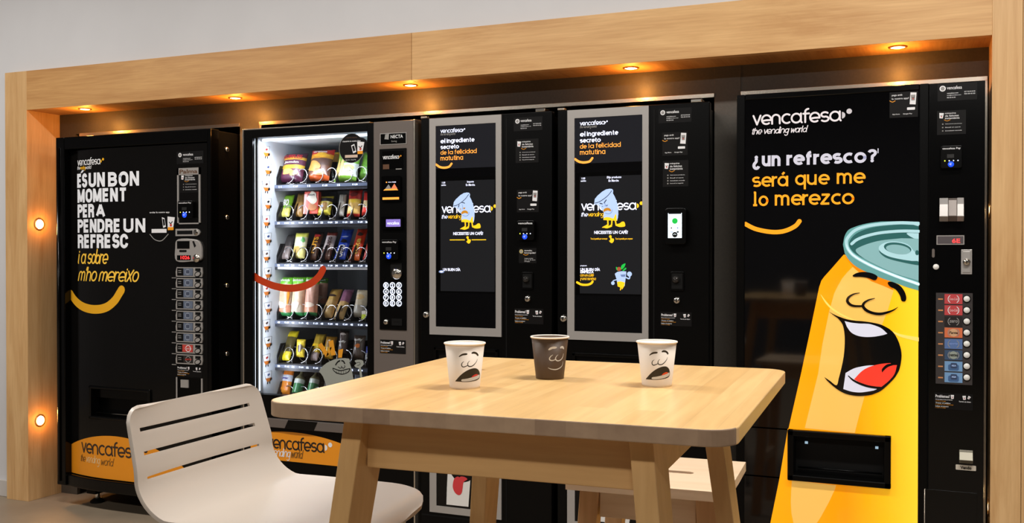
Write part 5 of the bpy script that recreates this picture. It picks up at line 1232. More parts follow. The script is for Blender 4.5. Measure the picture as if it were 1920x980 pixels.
cr = rp.color_ramp; cr.elements[0].color = lin((253, 166, 10)); cr.elements[1].color = lin((255, 206, 44)); cr.elements[0].position = .0; cr.elements[1].position = 1
e = cr.elements.new(.55); e.color = lin((248, 152, 8)); e = cr.elements.new(.8); e.color = lin((253, 184, 18))
nt.links.new(mr.outputs[0], rp.inputs[0]); nt.links.new(rp.outputs[0], bs.inputs['Base Color']); nt.links.new(rp.outputs[0], bs.inputs['Emission Color']); bs.inputs['Emission Strength'].default_value = .58; bs.inputs['Roughness'].default_value = .12; bs.inputs['Coat Weight'].default_value = .5
TAN = L('tan', (240, 188, 92), .5); SHD = L('shade orange', (238, 130, 8), .55); LGT = L('pale line', (255, 208, 104), .6)
TD, TM, TP, TL, TW = L('dark teal', (44, 92, 90), .5), L('teal', (96, 152, 150), .5), L('plate teal', (126, 168, 170), .55), L('light teal', (160, 198, 204), .6), L('teal highlight', (206, 226, 232), .7)
INK = mat('art black', (8, 8, 8), .1, coat=.5); TTH = L('teeth', (206, 206, 220), .55); TNR = L('tongue', (226, 58, 42), .6); TN2 = L('tongue shade', (176, 36, 30), .5)
mb = MB(); Y5 = YF
q5 = lambda L_: [P(u, v, Y5) for u, v in L_]
s5 = lambda L_, n=5, c=True: smooth_pts(q5(L_), n, c)
def clipR(pts): return [(min(x, DX_1 - .001), z) for x, z in pts]
lay = [Y5 - .0008 - .0005 * i for i in range(10)]
# can body (with the hatch opening left free: split in pieces around it)
body = [(1582, 477), (1562, 500), (1545, 519), (1540, 526), (1536, 538), (1519, 620), (1502, 700), (1478.5, 803)]
XL_ = lambda v: 1502 + (v - 700) * (1444.5 - 1502) / 280.0
top = q5(body) ; zc1 = hz1 - .0; 
up = top + [(hx0, hz1 + .0), (hx1, hz1), (DX_1 - .001, hz1), (DX_1 - .001, P(1723, 530, Y5)[1])] + q5([(1700, 535), (1640, 505), (1600, 480)])
mb.poly(up, lay[0], can)
mb.poly([(hx1, hz0), (DX_1 - .001, hz0), (DX_1 - .001, hz1), (hx1, hz1)], lay[0], can)
xz = P(XL_(899), 899, Y5)
mb.poly([(hx0 - .001, hz1), (hx0 + .002, hz1), (hx0 + .002, hz0), (P(XL_(897), 897, Y5)[0], hz0)], lay[0], can)
zlow = DZ_0 + .002
xlow = P(1444.5, 980, Y5); slope = (xz[0] - xlow[0]) / (xz[1] - xlow[1])
mb.poly([(P(XL_(897), 897, Y5)[0], hz0), (xlow[0] + slope * (zlow - xlow[1]), zlow), (DX_1 - .001, zlow), (DX_1 - .001, hz0)], lay[0], can)
A_ = q5([(1599, 500), (1588, 511), (1579, 522), (1571, 536), (1564, 550), (1554.6, 584), (1542, 645), (1534, 700), (1509, 802)])
mb.poly(A_ + [(PX(1603.7, Y5), hz1 + .001)] + q5([(1612, 775), (1620.6, 744), (1640, 680), (1654, 608), (1665, 580), (1675.5, 544), (1655, 535), (1634, 527), (1615, 514)]), lay[1], TAN)
mb.poly([(PX(1486, Y5), hz0 - .002)] + q5([(1483.5, 920), (1482.8, 940), (1484, 962), (1489, 985), (1498, 1010), (1512, 1012), (1524, 992), (1539.4, 968), (1554.7, 940), (1565, 918)]) + [(PX(1569, Y5), hz0 - .006)], lay[1], TAN)
mb.poly(q5([(1584, 479), (1599, 500), (1615, 514), (1634, 527), (1655, 535), (1675.5, 544), (1668, 527), (1640, 511), (1600, 489)]), lay[2], SHD)
mb.ribbon(s5([(1539, 552), (1550, 568), (1565, 582), (1591, 596), (1612, 602)], 5, False), [.001, .006, .006, .004, .001], lay[2], LGT)
mb.ribbon(clipR(s5([(1674, 622), (1690, 629), (1722, 636)], 5, False)), [.004, .009, .014], lay[2], LGT)
# lid
mb.poly(clipR(s5([(1580.6, 458), (1584, 442), (1591, 431), (1602, 425.5), (1616, 421), (1634, 417.3), (1652.5, 415.2)], 4, False) + q5([(1690, 414.6), (1723, 415.8), (1723, 545)]) + s5([(1721.4, 544), (1702, 538.5), (1683, 531.6), (1652.6, 521), (1634, 513.5), (1616, 505.6), (1602, 497), (1591, 486), (1584, 475)], 4, False)), lay[3], TM)
mb.poly(clipR(q5([(1723, 422)]) + s5([(1690, 420.5), (1650, 424), (1625, 429), (1605, 438), (1594, 450), (1592.5, 461), (1600, 472), (1615, 482), (1650, 498), (1685, 511), (1723, 524)], 4, False)), lay[4], TD)
mb.ribbon(clipR(s5([(1723, 419), (1690, 417.5), (1655, 419.5), (1625, 424), (1603.6, 431.6), (1590, 445), (1587, 455), (1591, 468), (1603.6, 481), (1634, 498), (1680, 517.5), (1723, 532.5)], 5, False)), .0105, lay[5], TL)
mb.ribbon(clipR(s5([(1587, 458), (1591, 468), (1603.6, 481), (1634, 498), (1680, 517.5), (1723, 532.5)], 5, False)), [.001, .004, .006, .007], lay[6], TW)
mb.ribbon(clipR(s5([(1723, 433.5), (1690, 433), (1652.6, 436), (1625, 442), (1607, 449), (1597, 457)], 5, False)), .010, lay[5], TL)
mb.poly(clipR(q5([(1723, 447)]) + s5([(1690, 446.5), (1652.6, 450.5), (1630, 456), (1612, 463), (1604.5, 469), (1612, 478.5), (1634, 492), (1680, 513), (1723, 526)], 4, False)), lay[6], TP)
mb.poly(clipR(s5([(1722.8, 415.6), (1702, 415.6), (1712, 421), (1722.8, 424)], 4, False)), lay[6], TL)
mb.poly(clipR(s5([(1722.8, 437), (1700, 437), (1712, 446), (1722.8, 447.5)], 4, False)), lay[7], TL)
# pull tab
mb.poly(clipR(s5([(1648, 470), (1652, 476), (1664, 484), (1690, 491), (1723, 497), (1723, 491), (1700, 480), (1660, 468)], 4, False)), lay[7], TD)
mb.poly(clipR(q5([(1723, 489), (1723, 478)]) + s5([(1713, 470), (1702, 458), (1680, 452.5), (1662, 454), (1650, 460), (1648, 467), (1654, 474), (1668, 481), (1690, 486), (1710, 489)], 4, False)), lay[8], TL)
def ell(cu, cv, ru, rv, rot, lay_, m):
    c = P(cu, cv, Y5); k = PX(cu + 1, Y5) - PX(cu, Y5)
    mb.poly([(c[0] + k * (ru * math.cos(t) * math.cos(rot) - rv * math.sin(t) * math.sin(rot)), c[1] + k * (ru * math.cos(t) * math.sin(rot) + rv * math.sin(t) * math.cos(rot))) for t in [2 * PI * i / 36 for i in range(36)]], lay_, m)
ell(1683, 465, 26, 11, -.16, lay[9], TD); ell(1684, 467.3, 23, 9, -.16, lay[9] - .0005, TP)
ell(1719.5, 473.5, 3.4, 5, 0, lay[9], TD)
# face
mb.poly(s5([(1599, 516), (1608, 511), (1622, 509.6), (1636, 512.2), (1645, 517.5), (1643.5, 523.5), (1638, 524.8), (1628, 521), (1614, 519), (1602, 518.8)], 5), lay[8], INK)
mb.poly(s5([(1664.5, 530.5), (1668, 527.6), (1676, 529), (1688, 535.5), (1696, 546), (1699.5, 558), (1697, 564.5), (1690.5, 563.5), (1687.5, 554), (1680, 543), (1669, 537)], 5), lay[8], INK)
def ink(L_, w): mb.ribbon(s5(L_, 6, False), [x * .00158 for x in w], lay[8], INK)
ink([(1611.5, 548.8), (1601, 551), (1592, 556.5), (1589, 563.5), (1593.5, 570), (1602, 573.2), (1618, 573.5)], [1.5, 3, 5, 6, 6, 5, 4])
ink([(1640, 559), (1629, 562), (1620.5, 567.5), (1618.5, 574), (1625, 581.5), (1637, 586.5), (1650, 588), (1663, 585.5), (1675, 581), (1683.6, 575.5)], [1.5, 3.5, 5, 6, 6.5, 6, 6, 5, 3, 1])
mouth = s5([(1553, 583), (1565, 589.5), (1577, 594.5), (1590, 598.5), (1603, 600.5), (1620, 602), (1637, 604.5), (1650, 607.5), (1660, 611.8), (1670, 618), (1679, 628), (1687, 645.7), (1690.6, 665.7), (1687.5, 688.6), (1682, 701), (1673, 713), (1654, 730.5), (1640, 737.5), (1628.6, 740.6), (1612, 741.8), (1597, 740.4), (1583, 736.5), (1569, 728.5), (1554, 716), (1545, 705.7)], 4, False)
inner = s5([(1556, 713), (1568.6, 721.6), (1573, 708), (1577.6, 690), (1582, 668), (1584, 645), (1583.6, 625), (1580, 608), (1572, 597)], 4, False)
mb.poly(mouth + inner, lay[3] if False else lay[7] - .0001, INK)
mb.poly(s5([(1584, 601.6), (1597, 604.5), (1611.4, 606), (1622, 606.3), (1633, 607.5), (1651, 614), (1664, 625)], 4, False) + s5([(1657, 627.5), (1640, 630.5), (1623, 631.2), (1608, 628.8), (1596, 622.5), (1588, 612)], 4, False), lay[9], TTH)
mb.poly(q5([(1585.7, 698.6)]) + s5([(1595, 693), (1605.7, 688.6), (1625.7, 684.8), (1640, 684.2)], 4, False) + q5([(1650, 700), (1644, 729)]) + s5([(1638, 731.5), (1625.7, 733.6), (1612, 735), (1597, 733.5), (1581.4, 728.6)], 4, False), lay[9], TTH)
mb.poly(s5([(1601.4, 710.5), (1614, 697), (1625, 689.5), (1640, 684), (1656, 681), (1670, 680)], 4, False) + q5([(1674, 684)]) + s5([(1682, 683.7), (1677.5, 700), (1667, 713), (1653, 724.5)], 4, False) + s5([(1638, 723.5), (1623, 720.5), (1608.6, 714.5)], 4, False), lay[9] - .0004, TNR)
ink2 = lambda L_, w: mb.ribbon(s5(L_, 6, False), [x * .00158 for x in w], lay[9] - .0008, INK)
ink2([(1591, 704), (1600, 712), (1614, 719), (1630, 724), (1652, 727)], [2, 4, 5, 5, 5]); ink2([(1675, 682), (1664, 685), (1656, 692), (1654.5, 697)], [4, 6, 5, 1])
mb.build('can_picture', m5, label='backlit picture of a laughing orange can with teal lid')
# words
mb = MB(); W5 = mat('lit logo white', (232, 226, 230), .3, emit=.16); WW = mat('lit words white', (205, 205, 220), .3, emit=.26)
x0, x1 = PX(1410.5, YF), PX(1577.5, YF)
logo(mb, 1410.5, 1577.5, 1490, 211.5, 231.7, YF, W5, mat('logo dot', (200, 196, 200), .3, emit=.2), off=.001)
stroke_words(mb, 'the vending world', PX(1410.4, YF), PX(1514, YF), P(1460, 249.3, YF)[1], .0145, .0030, YF - .001, W5, .25, .95)
mb.build('wordmark', m5, label='backlit white wordmark'); mb = MB()
def t5(s, uL, uR, top, bot, m, bold): text_px(mb, s, uL, uR, top, bot, YF, m, bold, .001)
sans(mb, '¿', 1410.5, 1425, 1418, 291.8, 312.5, YF, WW, .27, asc=.8); sans(mb, 'un', 1428, 1463, 1445, 291.2, 311.6, YF, WW, .27)
sans(mb, 'refresco', 1474, 1624, 1550, 287.4, 307.6, YF, WW, .27, asc=.85); sans(mb, '?', 1626, 1643.5, 1635, 284.8, 304.4, YF, WW, .27, asc=.85)
mb.rect(PX(1644.8, YF), PX(1646.6, YF), P(1645, 287, YF)[1], P(1645, 278, YF)[1], YF - .001, WW)
mb.build('lettering', m5, label='backlit white words'); mb = MB()
sans(mb, 'será', 1410, 1477.5, 1445, 330.2, 349.8, YF, LITO, .2); sans(mb, 'que', 1490.5, 1555.5, 1520, 326.8, 346.6, YF, LITO, .2); sans(mb, 'me', 1568.5, 1622.7, 1595, 323.4, 344, YF, LITO, .2)
mb.build('lettering', m5, label='backlit orange words'); mb = MB()
sans(mb, 'Lo', 1410, 1440.5, 1425, 366.6, 386.3, YF, LITO, .2); sans(mb, 'merezco', 1452.5, 1601.5, 1525, 363.2, 384, YF, LITO, .2)
mb.build('lettering', m5, label='backlit orange words'); mb = MB()
mb.ribbon([q for q in smooth_pts([P(u, v, YF) for u, v in ((1390, 414), (1400, 421), (1418.8, 429.6), (1448, 434.8), (1471, 432.8), (1490.6, 424), (1499, 414.5))]) if q[0] > DX_0], .0155, YF - .001, LITO)
mb.build('smile_mark', m5, label='backlit orange smile curve')
app_sticker(m5, *rY(1668, 172, 1721, 220), YF - .0002)
# hatch
mb = MB()
for q in ((hx0, hx1, hz1 - .022, hz1), (hx0, hx1, hz0, hz0 + .022), (hx0, hx0 + .022, hz0, hz1), (hx1 - .022, hx1, hz0, hz1)): mb.box(q[0], q[1], YF - .02, YF + .06, q[2], q[3], BLKS)
o = mb.build('delivery_hatch', m5, 0.004)
mb = MB(); mb.box(hx0 + .02, hx1 - .02, YF + .044, YF + .049, hz0, hz1, BLKM); mb.box(hx0 + .02, hx1 - .02, YF + .02, YF + .045, hz0 + .01, hz0 + .02, BLK)
mb.tube([(hx0 + .03, YF + .034, hz0 + .04), (hx1 - .03, YF + .034, hz0 + .04)], .003, BLKS)
for a in (.17, .86): mb.box(hx0 + (hx1 - hx0) * a - .005, hx0 + (hx1 - hx0) * a + .005, YF + .038, YF + .044, hz0 + .124, hz0 + .132, mat('hatch sensor', (160, 190, 210), .4, emit=.8))
mb.build('hatch_interior', o)
# control column
mb = MB(); mb.box(XDR, B1, YF - .002, YF + .05, .06, BZ1 - .002, BLK); mb.box(XDR - .003, XDR, YF, YF + .04, .06, BZ1 - .004, BLKM); mb.build('control_column', m5, 0.004)
YK = YF - .002
K_ = lambda *q: rY(*q, YK)
mb = MB(); zz = P(1795, 921, YK)[1]; mb.box(PX(1737, YK), PX(1834, YK), YK - .003, YK, .08, zz, BLK); mb.tube([(PX(1735.5, YK), YK - .003, .08), (PX(1735.5, YK), YK - .003, zz)], .002, ALU); mb.build('lower_cover', m5, 0.002)
info_sticker(m5, *K_(1758, 156, 1832, 188), YK, 'black contact sticker with a white round emblem'); happy_sticker(m5, *K_(1757, 207, 1811, 252), YK, 3, ('màquina', 'de felicitat', 'instantània'))
card_reader(m5, *K_(1763.5, 274, 1804, 316), YK)
x0, x1, z0, z1 = K_(1761.5, 371, 1807, 415); w, h = x1 - x0, z1 - z0
mb = MB(); mb.prismx([(YK, z1), (YK, z0), (YK - .02, z0), (YK - .042, z0 + h * .2), (YK - .03, z1 - h * .28), (YK - .012, z1)], x0, x0 + w * .36, SILVER); mb.prismx([(YK, z1), (YK, z0), (YK - .02, z0), (YK - .042, z0 + h * .2), (YK - .03, z1 - h * .28), (YK - .012, z1)], x1 - w * .28, x1, SILVER)
mb.prismx([(YK, z1), (YK, z0), (YK - .018, z0), (YK - .034, z0 + h * .22), (YK - .012, z1 - h * .1)], x0 + w * .36, x1 - w * .28, BRONZE); mb.build('coin_slot', m5, 0.0015, label='projecting silver coin slot')
x0, x1, z0, z1 = K_(1756, 441, 1808, 458.5)
mb = MB(); mb.box(x0, x1, YK - .003, YK, z0, z1, SILVER); mb.rect(x0 + .003, x1 - .003, z0 + .003, z1 - .003, YK - .0034, mat('grey lcd', (92, 86, 88), .2)); a = PX(1785, YK); b = PX(1800, YK); text_box(mb, '6E', a, b, z0 + .006, z0 + .020, YK - .004, REDL, .01); mb.build('price_display', m5, label='grey display with red digits')
x0, x1, z0, z1 = K_(1802, 467.5, 1822.5, 514)
mb = MB(); mb.box(x0, x1, YK - .004, YK, z0, z1, SILVER); mb.box(x0 + .005, x1 - .005, YK - .006, YK - .003, z0 + .006, z1 - .006, SILVER); o = mb.build('lock_plate', m5, 0.001, label='tall silver lock plate'); lock(o, (x0 + x1) / 2, (z0 + z1) / 2, YK - .006, .0115)
mb = MB(); xx, zz = P(1755, 500, YK); mb.lathe([(0, -.008), (.0085, -.007), (.0095, -.004), (.0095, 0)], (xx, YK, zz), mat('button white', (225, 222, 216), .4, emit=.15), 24, 'y'); mb.build('return_button', m5)
mb = MB(); x0, x1, z0, z1 = K_(1747.5, 466, 1752.5, 482.5); mb.prism(rr_pts(x0, x1, z0, z1, .004), YK - .003, YK, BRONZE); mb.build('bill_light', m5)
x0, x1, z0, z1 = K_(1755, 549, 1823, 720)
mb = MB(); mb.box(x0, x1, YK - .003, YK, z0, z1, mat('label backing', (62, 58, 58), .3)); board = mb.build('selection_board', m5)
BUTW = mat('button face', (214, 212, 206), .4, emit=.2)
SEL = [((186, 70, 72), 'Coca-Cola'), ((186, 70, 72), 'Coca-Cola'), ((40, 36, 36), 'zero'), ((206, 110, 72), 'Fanta'), ((86, 112, 160), 'aquarius'), ((58, 78, 104), 'nestea'), ((112, 150, 190), 'aqua'), ((112, 150, 190), 'aqua')]
SELN = ['red', 'red', 'black', 'orange', 'blue', 'dark blue', 'pale blue', 'pale blue']
for i, (c, s) in enumerate(SEL):
    v0 = 551 + 21.0 * i
    a, b, c0, c1 = K_(1771, v0, 1804.5, v0 + 18.5); y = YK - .0045
    mb = MB(); mb.box(a, b, y, YK - .003, c0, c1, mat('sel %d %d %d' % c, c, .3, emit=.12)); w, h = b - a, c1 - c0
    if i < 6:
        if i in (3, 5): mb.disc((a + b) / 2, (c0 + c1) / 2, h * .4, y - .0004, mat('fruit face', (150, 160, 150), .4) if i == 5 else mat('fanta face', (214, 170, 130), .4))
        mb.ribbon(arc((a + b) / 2, (c0 + c1) / 2, h * .5, h * .45, 130, 230, 8), .0022, y - .0006, WHITE if i < 2 else GREYP); mb.ribbon(arc((a + b) / 2, (c0 + c1) / 2, h * .5, h * .45, -50, 50, 8), .0022, y - .0006, WHITE if i < 2 else GREYP)
        text_box(mb, s, a + w * .26, b - w * .26, c0 + h * .38, c0 + h * .64, y - .0008, (mat('pale red', (240, 190, 190), .4), mat('pale red', (240, 190, 190), .4), GREYP, DARKP, SCRBD, DARKP)[i], .02, .2)
    else:
        mb.rrect(a + w * .2, b - w * .2, c0 + h * .08, c0 + h * .7, .006, y - .0004, mat('crate blue', (70, 104, 150), .4)); mb.rrect(a + w * .34, b - w * .3, c0 + h * .3, c0 + h * .85, .004, y - .0008, mat('crate dark', (56, 72, 104), .4)); text_box(mb, 'AIGUA', a + w * .4, b - w * .36, c0 + h * .5, c0 + h * .66, y - .0012, SCRB, .01)
    a2, b2, c2, c3 = K_(1759, v0 + 8, 1768, v0 + 10.5); mb.rect(a2, b2, c2, c3, YK - .0036, mat('tiny orange print', (206, 140, 90), .4))
    mb.build('product_label', board, label='%s drink label' % SELN[i])
    xx, zz = P(1812.6, v0 + 9, YK)
    mb = MB(); mb.lathe([(.0125, -.003), (.0125, -.005), (.0098, -.0055)], (xx, YK, zz), BLKM, 24, 'y'); mb.lathe([(0, -.009), (.009, -.0085), (.0098, -.006), (.0098, -.003)], (xx, YK, zz), BUTW, 24, 'y'); mb.build('selection_button', board)
problem_sticker(m5, *K_(1752, 737, 1824, 767.5), YK)
x0, x1, z0, z1 = K_(1798.5, 843, 1824, 867.5); h = z1 - z0
mb = MB(); mb.prismx([(YK, z1), (YK, z0), (YK - .008, z0), (YK - .026, z0 + h * .3), (YK - .01, z1 - h * .15), (YK - .008, z1)], x0, x1, mat('worn silver', (120, 116, 102), .4, .5)); mb.build('coin_return', m5, 0.001, label='silver coin return flap')
x0, x1, z0, z1 = K_(1792, 871.5, 1830, 881); mb = MB(); mb.prism(rr_pts(x0, x1, z0, z1, .002), YK - .002, YK, mat('cream plate', (214, 206, 190), .4)); text_box(mb, 'Vendo', x0 + .014, x1 - .014, z0 + .003, z1 - .003, YK - .0026, DARKP, .03); mb.build('name_plate', m5, label='cream plate reading Vendo')

# ------------------------------------------------------------------ table
TX, TY, TTH_, TS, TZ = -0.98032, 1.28055, 0.04219, 0.74, 1.020
TM_ = Matrix.Translation((TX, TY, 0)) @ Matrix.Rotation(TTH_, 4, 'Z')
def tl(mb, name, par, bevel, label=None):
    mb.warp(lambda c: c)
    o = mb.build(name, None, bevel, 3, label); o.parent = par; return o
tb = thing('bar_table', (TX, TY, 0), 'square birch bar table with rounded corners carrying three paper cups', 'table', rz=TTH_)
def roundrect(x0, x1, y0, y1, r, n=10): return rr_pts(x0, x1, y0, y1, r, n)
END = bpy.data.materials.new('birch end grain'); END.use_nodes = True
nt = END.node_tree; bs = nt.nodes['Principled BSDF']; bs.inputs['Roughness'].default_value = .6
tc = nt.nodes.new('ShaderNodeTexCoord'); mp = nt.nodes.new('ShaderNodeMapping'); mp.inputs['Scale'].default_value = (21.7, .01, .01); nt.links.new(tc.outputs['Object'], mp.inputs['Vector'])
wn = nt.nodes.new('ShaderNodeTexWhiteNoise'); fl = nt.nodes.new('ShaderNodeVectorMath'); fl.operation = 'FLOOR'; nt.links.new(mp.outputs['Vector'], fl.inputs[0]); nt.links.new(fl.outputs[0], wn.inputs['Vector'])
ns = nt.nodes.new('ShaderNodeTexNoise'); ns.inputs['Scale'].default_value = 40; ns.inputs['Detail'].default_value = 5; nt.links.new(tc.outputs['Object'], ns.inputs['Vector'])
mxe = nt.nodes.new('ShaderNodeMix'); mxe.data_type = 'FLOAT'; mxe.inputs[0].default_value = .5; nt.links.new(wn.outputs['Value'], mxe.inputs[2]); nt.links.new(ns.outputs['Fac'], mxe.inputs[3])
re_ = nt.nodes.new('ShaderNodeValToRGB'); re_.color_ramp.elements[0].color = lin((140, 114, 92)); re_.color_ramp.elements[1].color = lin((190, 162, 132)); re_.color_ramp.elements[0].position = .15; re_.color_ramp.elements[1].position = .85
nt.links.new(mxe.outputs[0], re_.inputs[0]); nt.links.new(re_.outputs[0], bs.inputs['Base Color'])
mb = MB(); mb.prismz(roundrect(0, TS, 0, TS, .045), TZ - .024, TZ, BIRCH_TOP)
ei = mb.mi(END); mb.bm.normal_update()
for f in mb.bm.faces:
    cc = f.calc_center_median()
    if len(f.verts) == 4 and (cc.y < .03 or cc.y > TS - .03): f.material_index = ei
tl(mb, 'tabletop', tb, .0022)
ZU = TZ - .024
def leg(mb, sx, sy, m, S, zu, ins_a, wa, b0, b1, spl_a, c0, c1, Sy=None):
    """splayed tapered leg: spans a (outer ins_a .. +wa) and b (b0..b1) at the top, c0..c1 at the floor"""
    Sy = Sy or S
    def q(a, b): return (a if sx < 0 else S - a, b if sy < 0 else Sy - b)
    top = [q(ins_a, b0), q(ins_a + wa, b0), q(ins_a + wa, b1), q(ins_a, b1)]
    bo = [q(ins_a - spl_a, c0), q(ins_a + wa * .95 - spl_a, c0), q(ins_a + wa * .95 - spl_a, c1), q(ins_a - spl_a, c1)]
    mb.hexa([(x, y, 0) for x, y in bo], [(x, y, zu) for x, y in top], m)
for sx in (-1, 1):
    for sy in (-1, 1):
        mb = MB(); leg(mb, sx, sy, BIRCH_V, TS, ZU, .122, .035, .053, .142, .115, -.045, .0); tl(mb, 'leg', tb, .002)
mb = MB(); mb.box(.150, .590, .075, .097, .912, ZU, BIRCH_H); tl(mb, 'apron', tb, .002)
mb = MB(); mb.box(.150, .590, .643, .665, .912, ZU, BIRCH_H); tl(mb, 'apron', tb, .002)
mb = MB(); mb.box(.126, .148, .12, .62, .922, ZU, BIRCH_H); tl(mb, 'apron', tb, .002)
mb = MB(); mb.box(.592, .614, .12, .62, .922, ZU, BIRCH_H); tl(mb, 'apron', tb, .002)

# ------------------------------------------------------------------ cups
PAPER = mat('white paper cup', (236, 226, 214), .55, bump=.05, nscale=300); DKC = mat('dark paper cup', (74, 54, 34), .5, bump=.05, nscale=300); RIM = mat('cup rim', (240, 232, 222), .5)
INKB = mat('cup ink', (30, 24, 14), .5); INKW = mat('cup white ink', (240, 232, 222), .5)
CH, RT, RB = .0785, .0345, .0262
def cup(x, y, label, outer, art):
    c = thing('paper_cup', (x, y, TZ), label, 'cup', 'paper cups on the birch table')
    mb = MB(); mb.lathe([(.0, .004), (RB - .003, .004), (RB - .0015, 0), (RB, 0), (RB + .0003, .004), (RT, CH - .002)], (x, y, TZ), outer, 64); 
    mb.build('cup_wall', c)
    mb = MB(); mb.lathe([(RT - .0006, CH - .004), (RB - .0008, .006), (0, .006)], (x, y, TZ), RIM, 64); mb.build('cup_lining', c)
    mb = MB(); mb.tube([(x + (RT + .0006) * math.cos(t), y + (RT + .0006) * math.sin(t), TZ + CH - .001) for t in [2 * PI * k / 64 for k in range(64)]], .0016, RIM, 10, closed=True); mb.build('rim', c)
    # artwork: traced points carried onto the cone wall
    def onwall(u, v):
        D = ray(u, v); O = Vector((0, 0, CAMZ)); k = (RT - RB) / CH
        def f(t):
            p = O + D * t; z = p.z - TZ; r = RB + k * z
            return math.hypot(p.x - x, p.y - y) - r
        tm = ((x * D.x + y * D.y) / (D.x ** 2 + D.y ** 2)); a = tm - .06; b = tm
        if f(b) > 0: return _edge(O, D, tm)
        for _ in range(40):
            m_ = (a + b) / 2
            if f(m_) > 0: a = m_
            else: b = m_
        p = O + D * b; return (math.atan2(p.y - y, p.x - x), p.z - TZ)
    def _edge(O, D, tm):
        p = O + D * tm; return (math.atan2(p.y - y, p.x - x), p.z - TZ)
    R0 = .03
    face = math.atan2(-y, -x)
    def S(L_, n=5, closed=True):
        out = []
        for u, v in L_:
            a, z = onwall(u, v); d = (a - face + PI) % (2 * PI) - PI; out.append((d * R0, z))
        return smooth_pts(out, n, closed)
    mb = MB()
    art(mb, S)
    mb.bisect_x(.0022); mb.bisect_z(.0022)
    k = (RT - RB) / CH
    def w(cc):
        a = face + cc.x / R0; z = cc.z; r = RB + k * z + .0002 - cc.y
        return (x + r * math.cos(a), y + r * math.sin(a), TZ + z)
    mb.warp(w)
    mb.build('printed_face', c)
    return c
def art_open(ox, oy, sc, tongue):
    def T(L_): return [(ox + a * sc, oy + b * sc) for a, b in L_]
    def f(mb, S):
        # coordinates as read from the left cup at 7.54x
        rb = lambda L_, w, m=INKB, y=-.0: mb.ribbon(S(T(L_), 6, False), [q * .00012 for q in w], y, m)
        mb.poly(S(T([(455, 365), (470, 345), (500, 325), (540, 316), (572, 320), (574, 334), (556, 342), (515, 347), (485, 358), (462, 370)])), 0, INKB)
        mb.poly(S(T([(633, 312), (648, 298), (675, 294), (705, 304), (726, 325), (732, 348), (718, 355), (706, 340), (688, 326), (660, 322), (640, 324)])), 0, INKB)
        rb([(525, 435), (506, 448), (494, 475), (500, 500), (520, 510), (550, 502), (575, 490)], [6, 9, 12, 14, 14, 12, 10])
        rb([(606, 425), (588, 445), (580, 470), (588, 495), (612, 502), (645, 495), (680, 465), (705, 430), (717, 396)], [5, 8, 11, 14, 14, 13, 11, 8, 4])
        mb.poly(S(T([(405, 710), (430, 680), (470, 635), (520, 592), (580, 555), (640, 532), (690, 528), (725, 545), (745, 580), (752, 630), (742, 670), (710, 695), (660, 710), (600, 720), (530, 722), (460, 718), (415, 714)]), 4), 0, INKB)
        mb.poly(S(T([(497, 686), (560, 676), (640, 656), (700, 636), (742, 616), (744, 645), (728, 668), (680, 692), (600, 710), (500, 712)]), 3), -.00025, INKW)
        mb.poly(S(T([(636, 655), (655, 630), (690, 612), (715, 612), (722, 624), (690, 640)]), 4), -.0003, tongue)
    return f
def art_white(mb, S):
    O = (960, 610); s = 1 / 8.164
    T = lambda L_: [(O[0] + a * s, O[1] + b * s) for a, b in L_]
    rb = lambda L_, w: mb.ribbon(S(T(L_), 6, False), [q * .00012 for q in w], 0, INKW)
    mb.poly(S(T([(556, 370), (570, 348), (600, 330), (640, 322), (680, 326), (686, 342), (665, 352), (620, 358), (580, 374), (562, 376)])), 0, INKW)
    mb.poly(S(T([(735, 340), (745, 320), (768, 312), (786, 322), (795, 345), (790, 365), (780, 355), (760, 348), (742, 352)])), 0, INKW)
    rb([(625, 448), (595, 470), (575, 500), (580, 525), (610, 535), (645, 528), (672, 512)], [6, 12, 15, 17, 16, 14, 12])
    rb([(703, 448), (680, 470), (665, 500), (672, 525), (700, 540), (735, 530), (762, 505), (778, 470), (786, 430)], [6, 10, 14, 17, 17, 16, 13, 10, 6])
    rb([(552, 645), (580, 660), (620, 670), (670, 672), (720, 655), (752, 630), (770, 600), (778, 550)], [3, 10, 14, 16, 14, 12, 9, 6])
def cup_at(u, v):
    D = ray(u, v); t = (TZ - CAMZ) / D.z; p = Vector((0, 0, CAMZ)) + D * t; n = Vector((D.x, D.y, 0)).normalized() * RB
    return p.x + n.x, p.y + n.y
x, y = cup_at(871.5, 730); cup(x, y, 'white paper cup with an open-mouthed face, leftmost on the birch table', PAPER, art_open(800, 620, 1 / 7.54, mat('tongue red ink', (206, 44, 40), .5)))
x, y = cup_at(1031, 712); cup(x, y, 'dark brown paper cup with a white smiling face', DKC, art_white)
x, y = cup_at(1231.5, 726); cup(x, y, 'white paper cup with an open-mouthed face, nearest the right edge of the table', PAPER, art_open(1158.5, 618.2, 1 / 7.72, mat('tongue orange ink', (226, 78, 24), .5)))

# ------------------------------------------------------------------ stool behind the table
SX, SYY, SZ, SW, SD = -.768, 2.108, .74, .362, .335
st = thing('bar_stool', (SX, SYY, 0), 'pale birch bar stool with a slot in its seat, behind the table', 'stool', rz=.055)
mb = MB()
sl0, sl1, slb, sr = .10, .262, .168, .012
out = roundrect(0, SW, 0, SD, .012, 4)
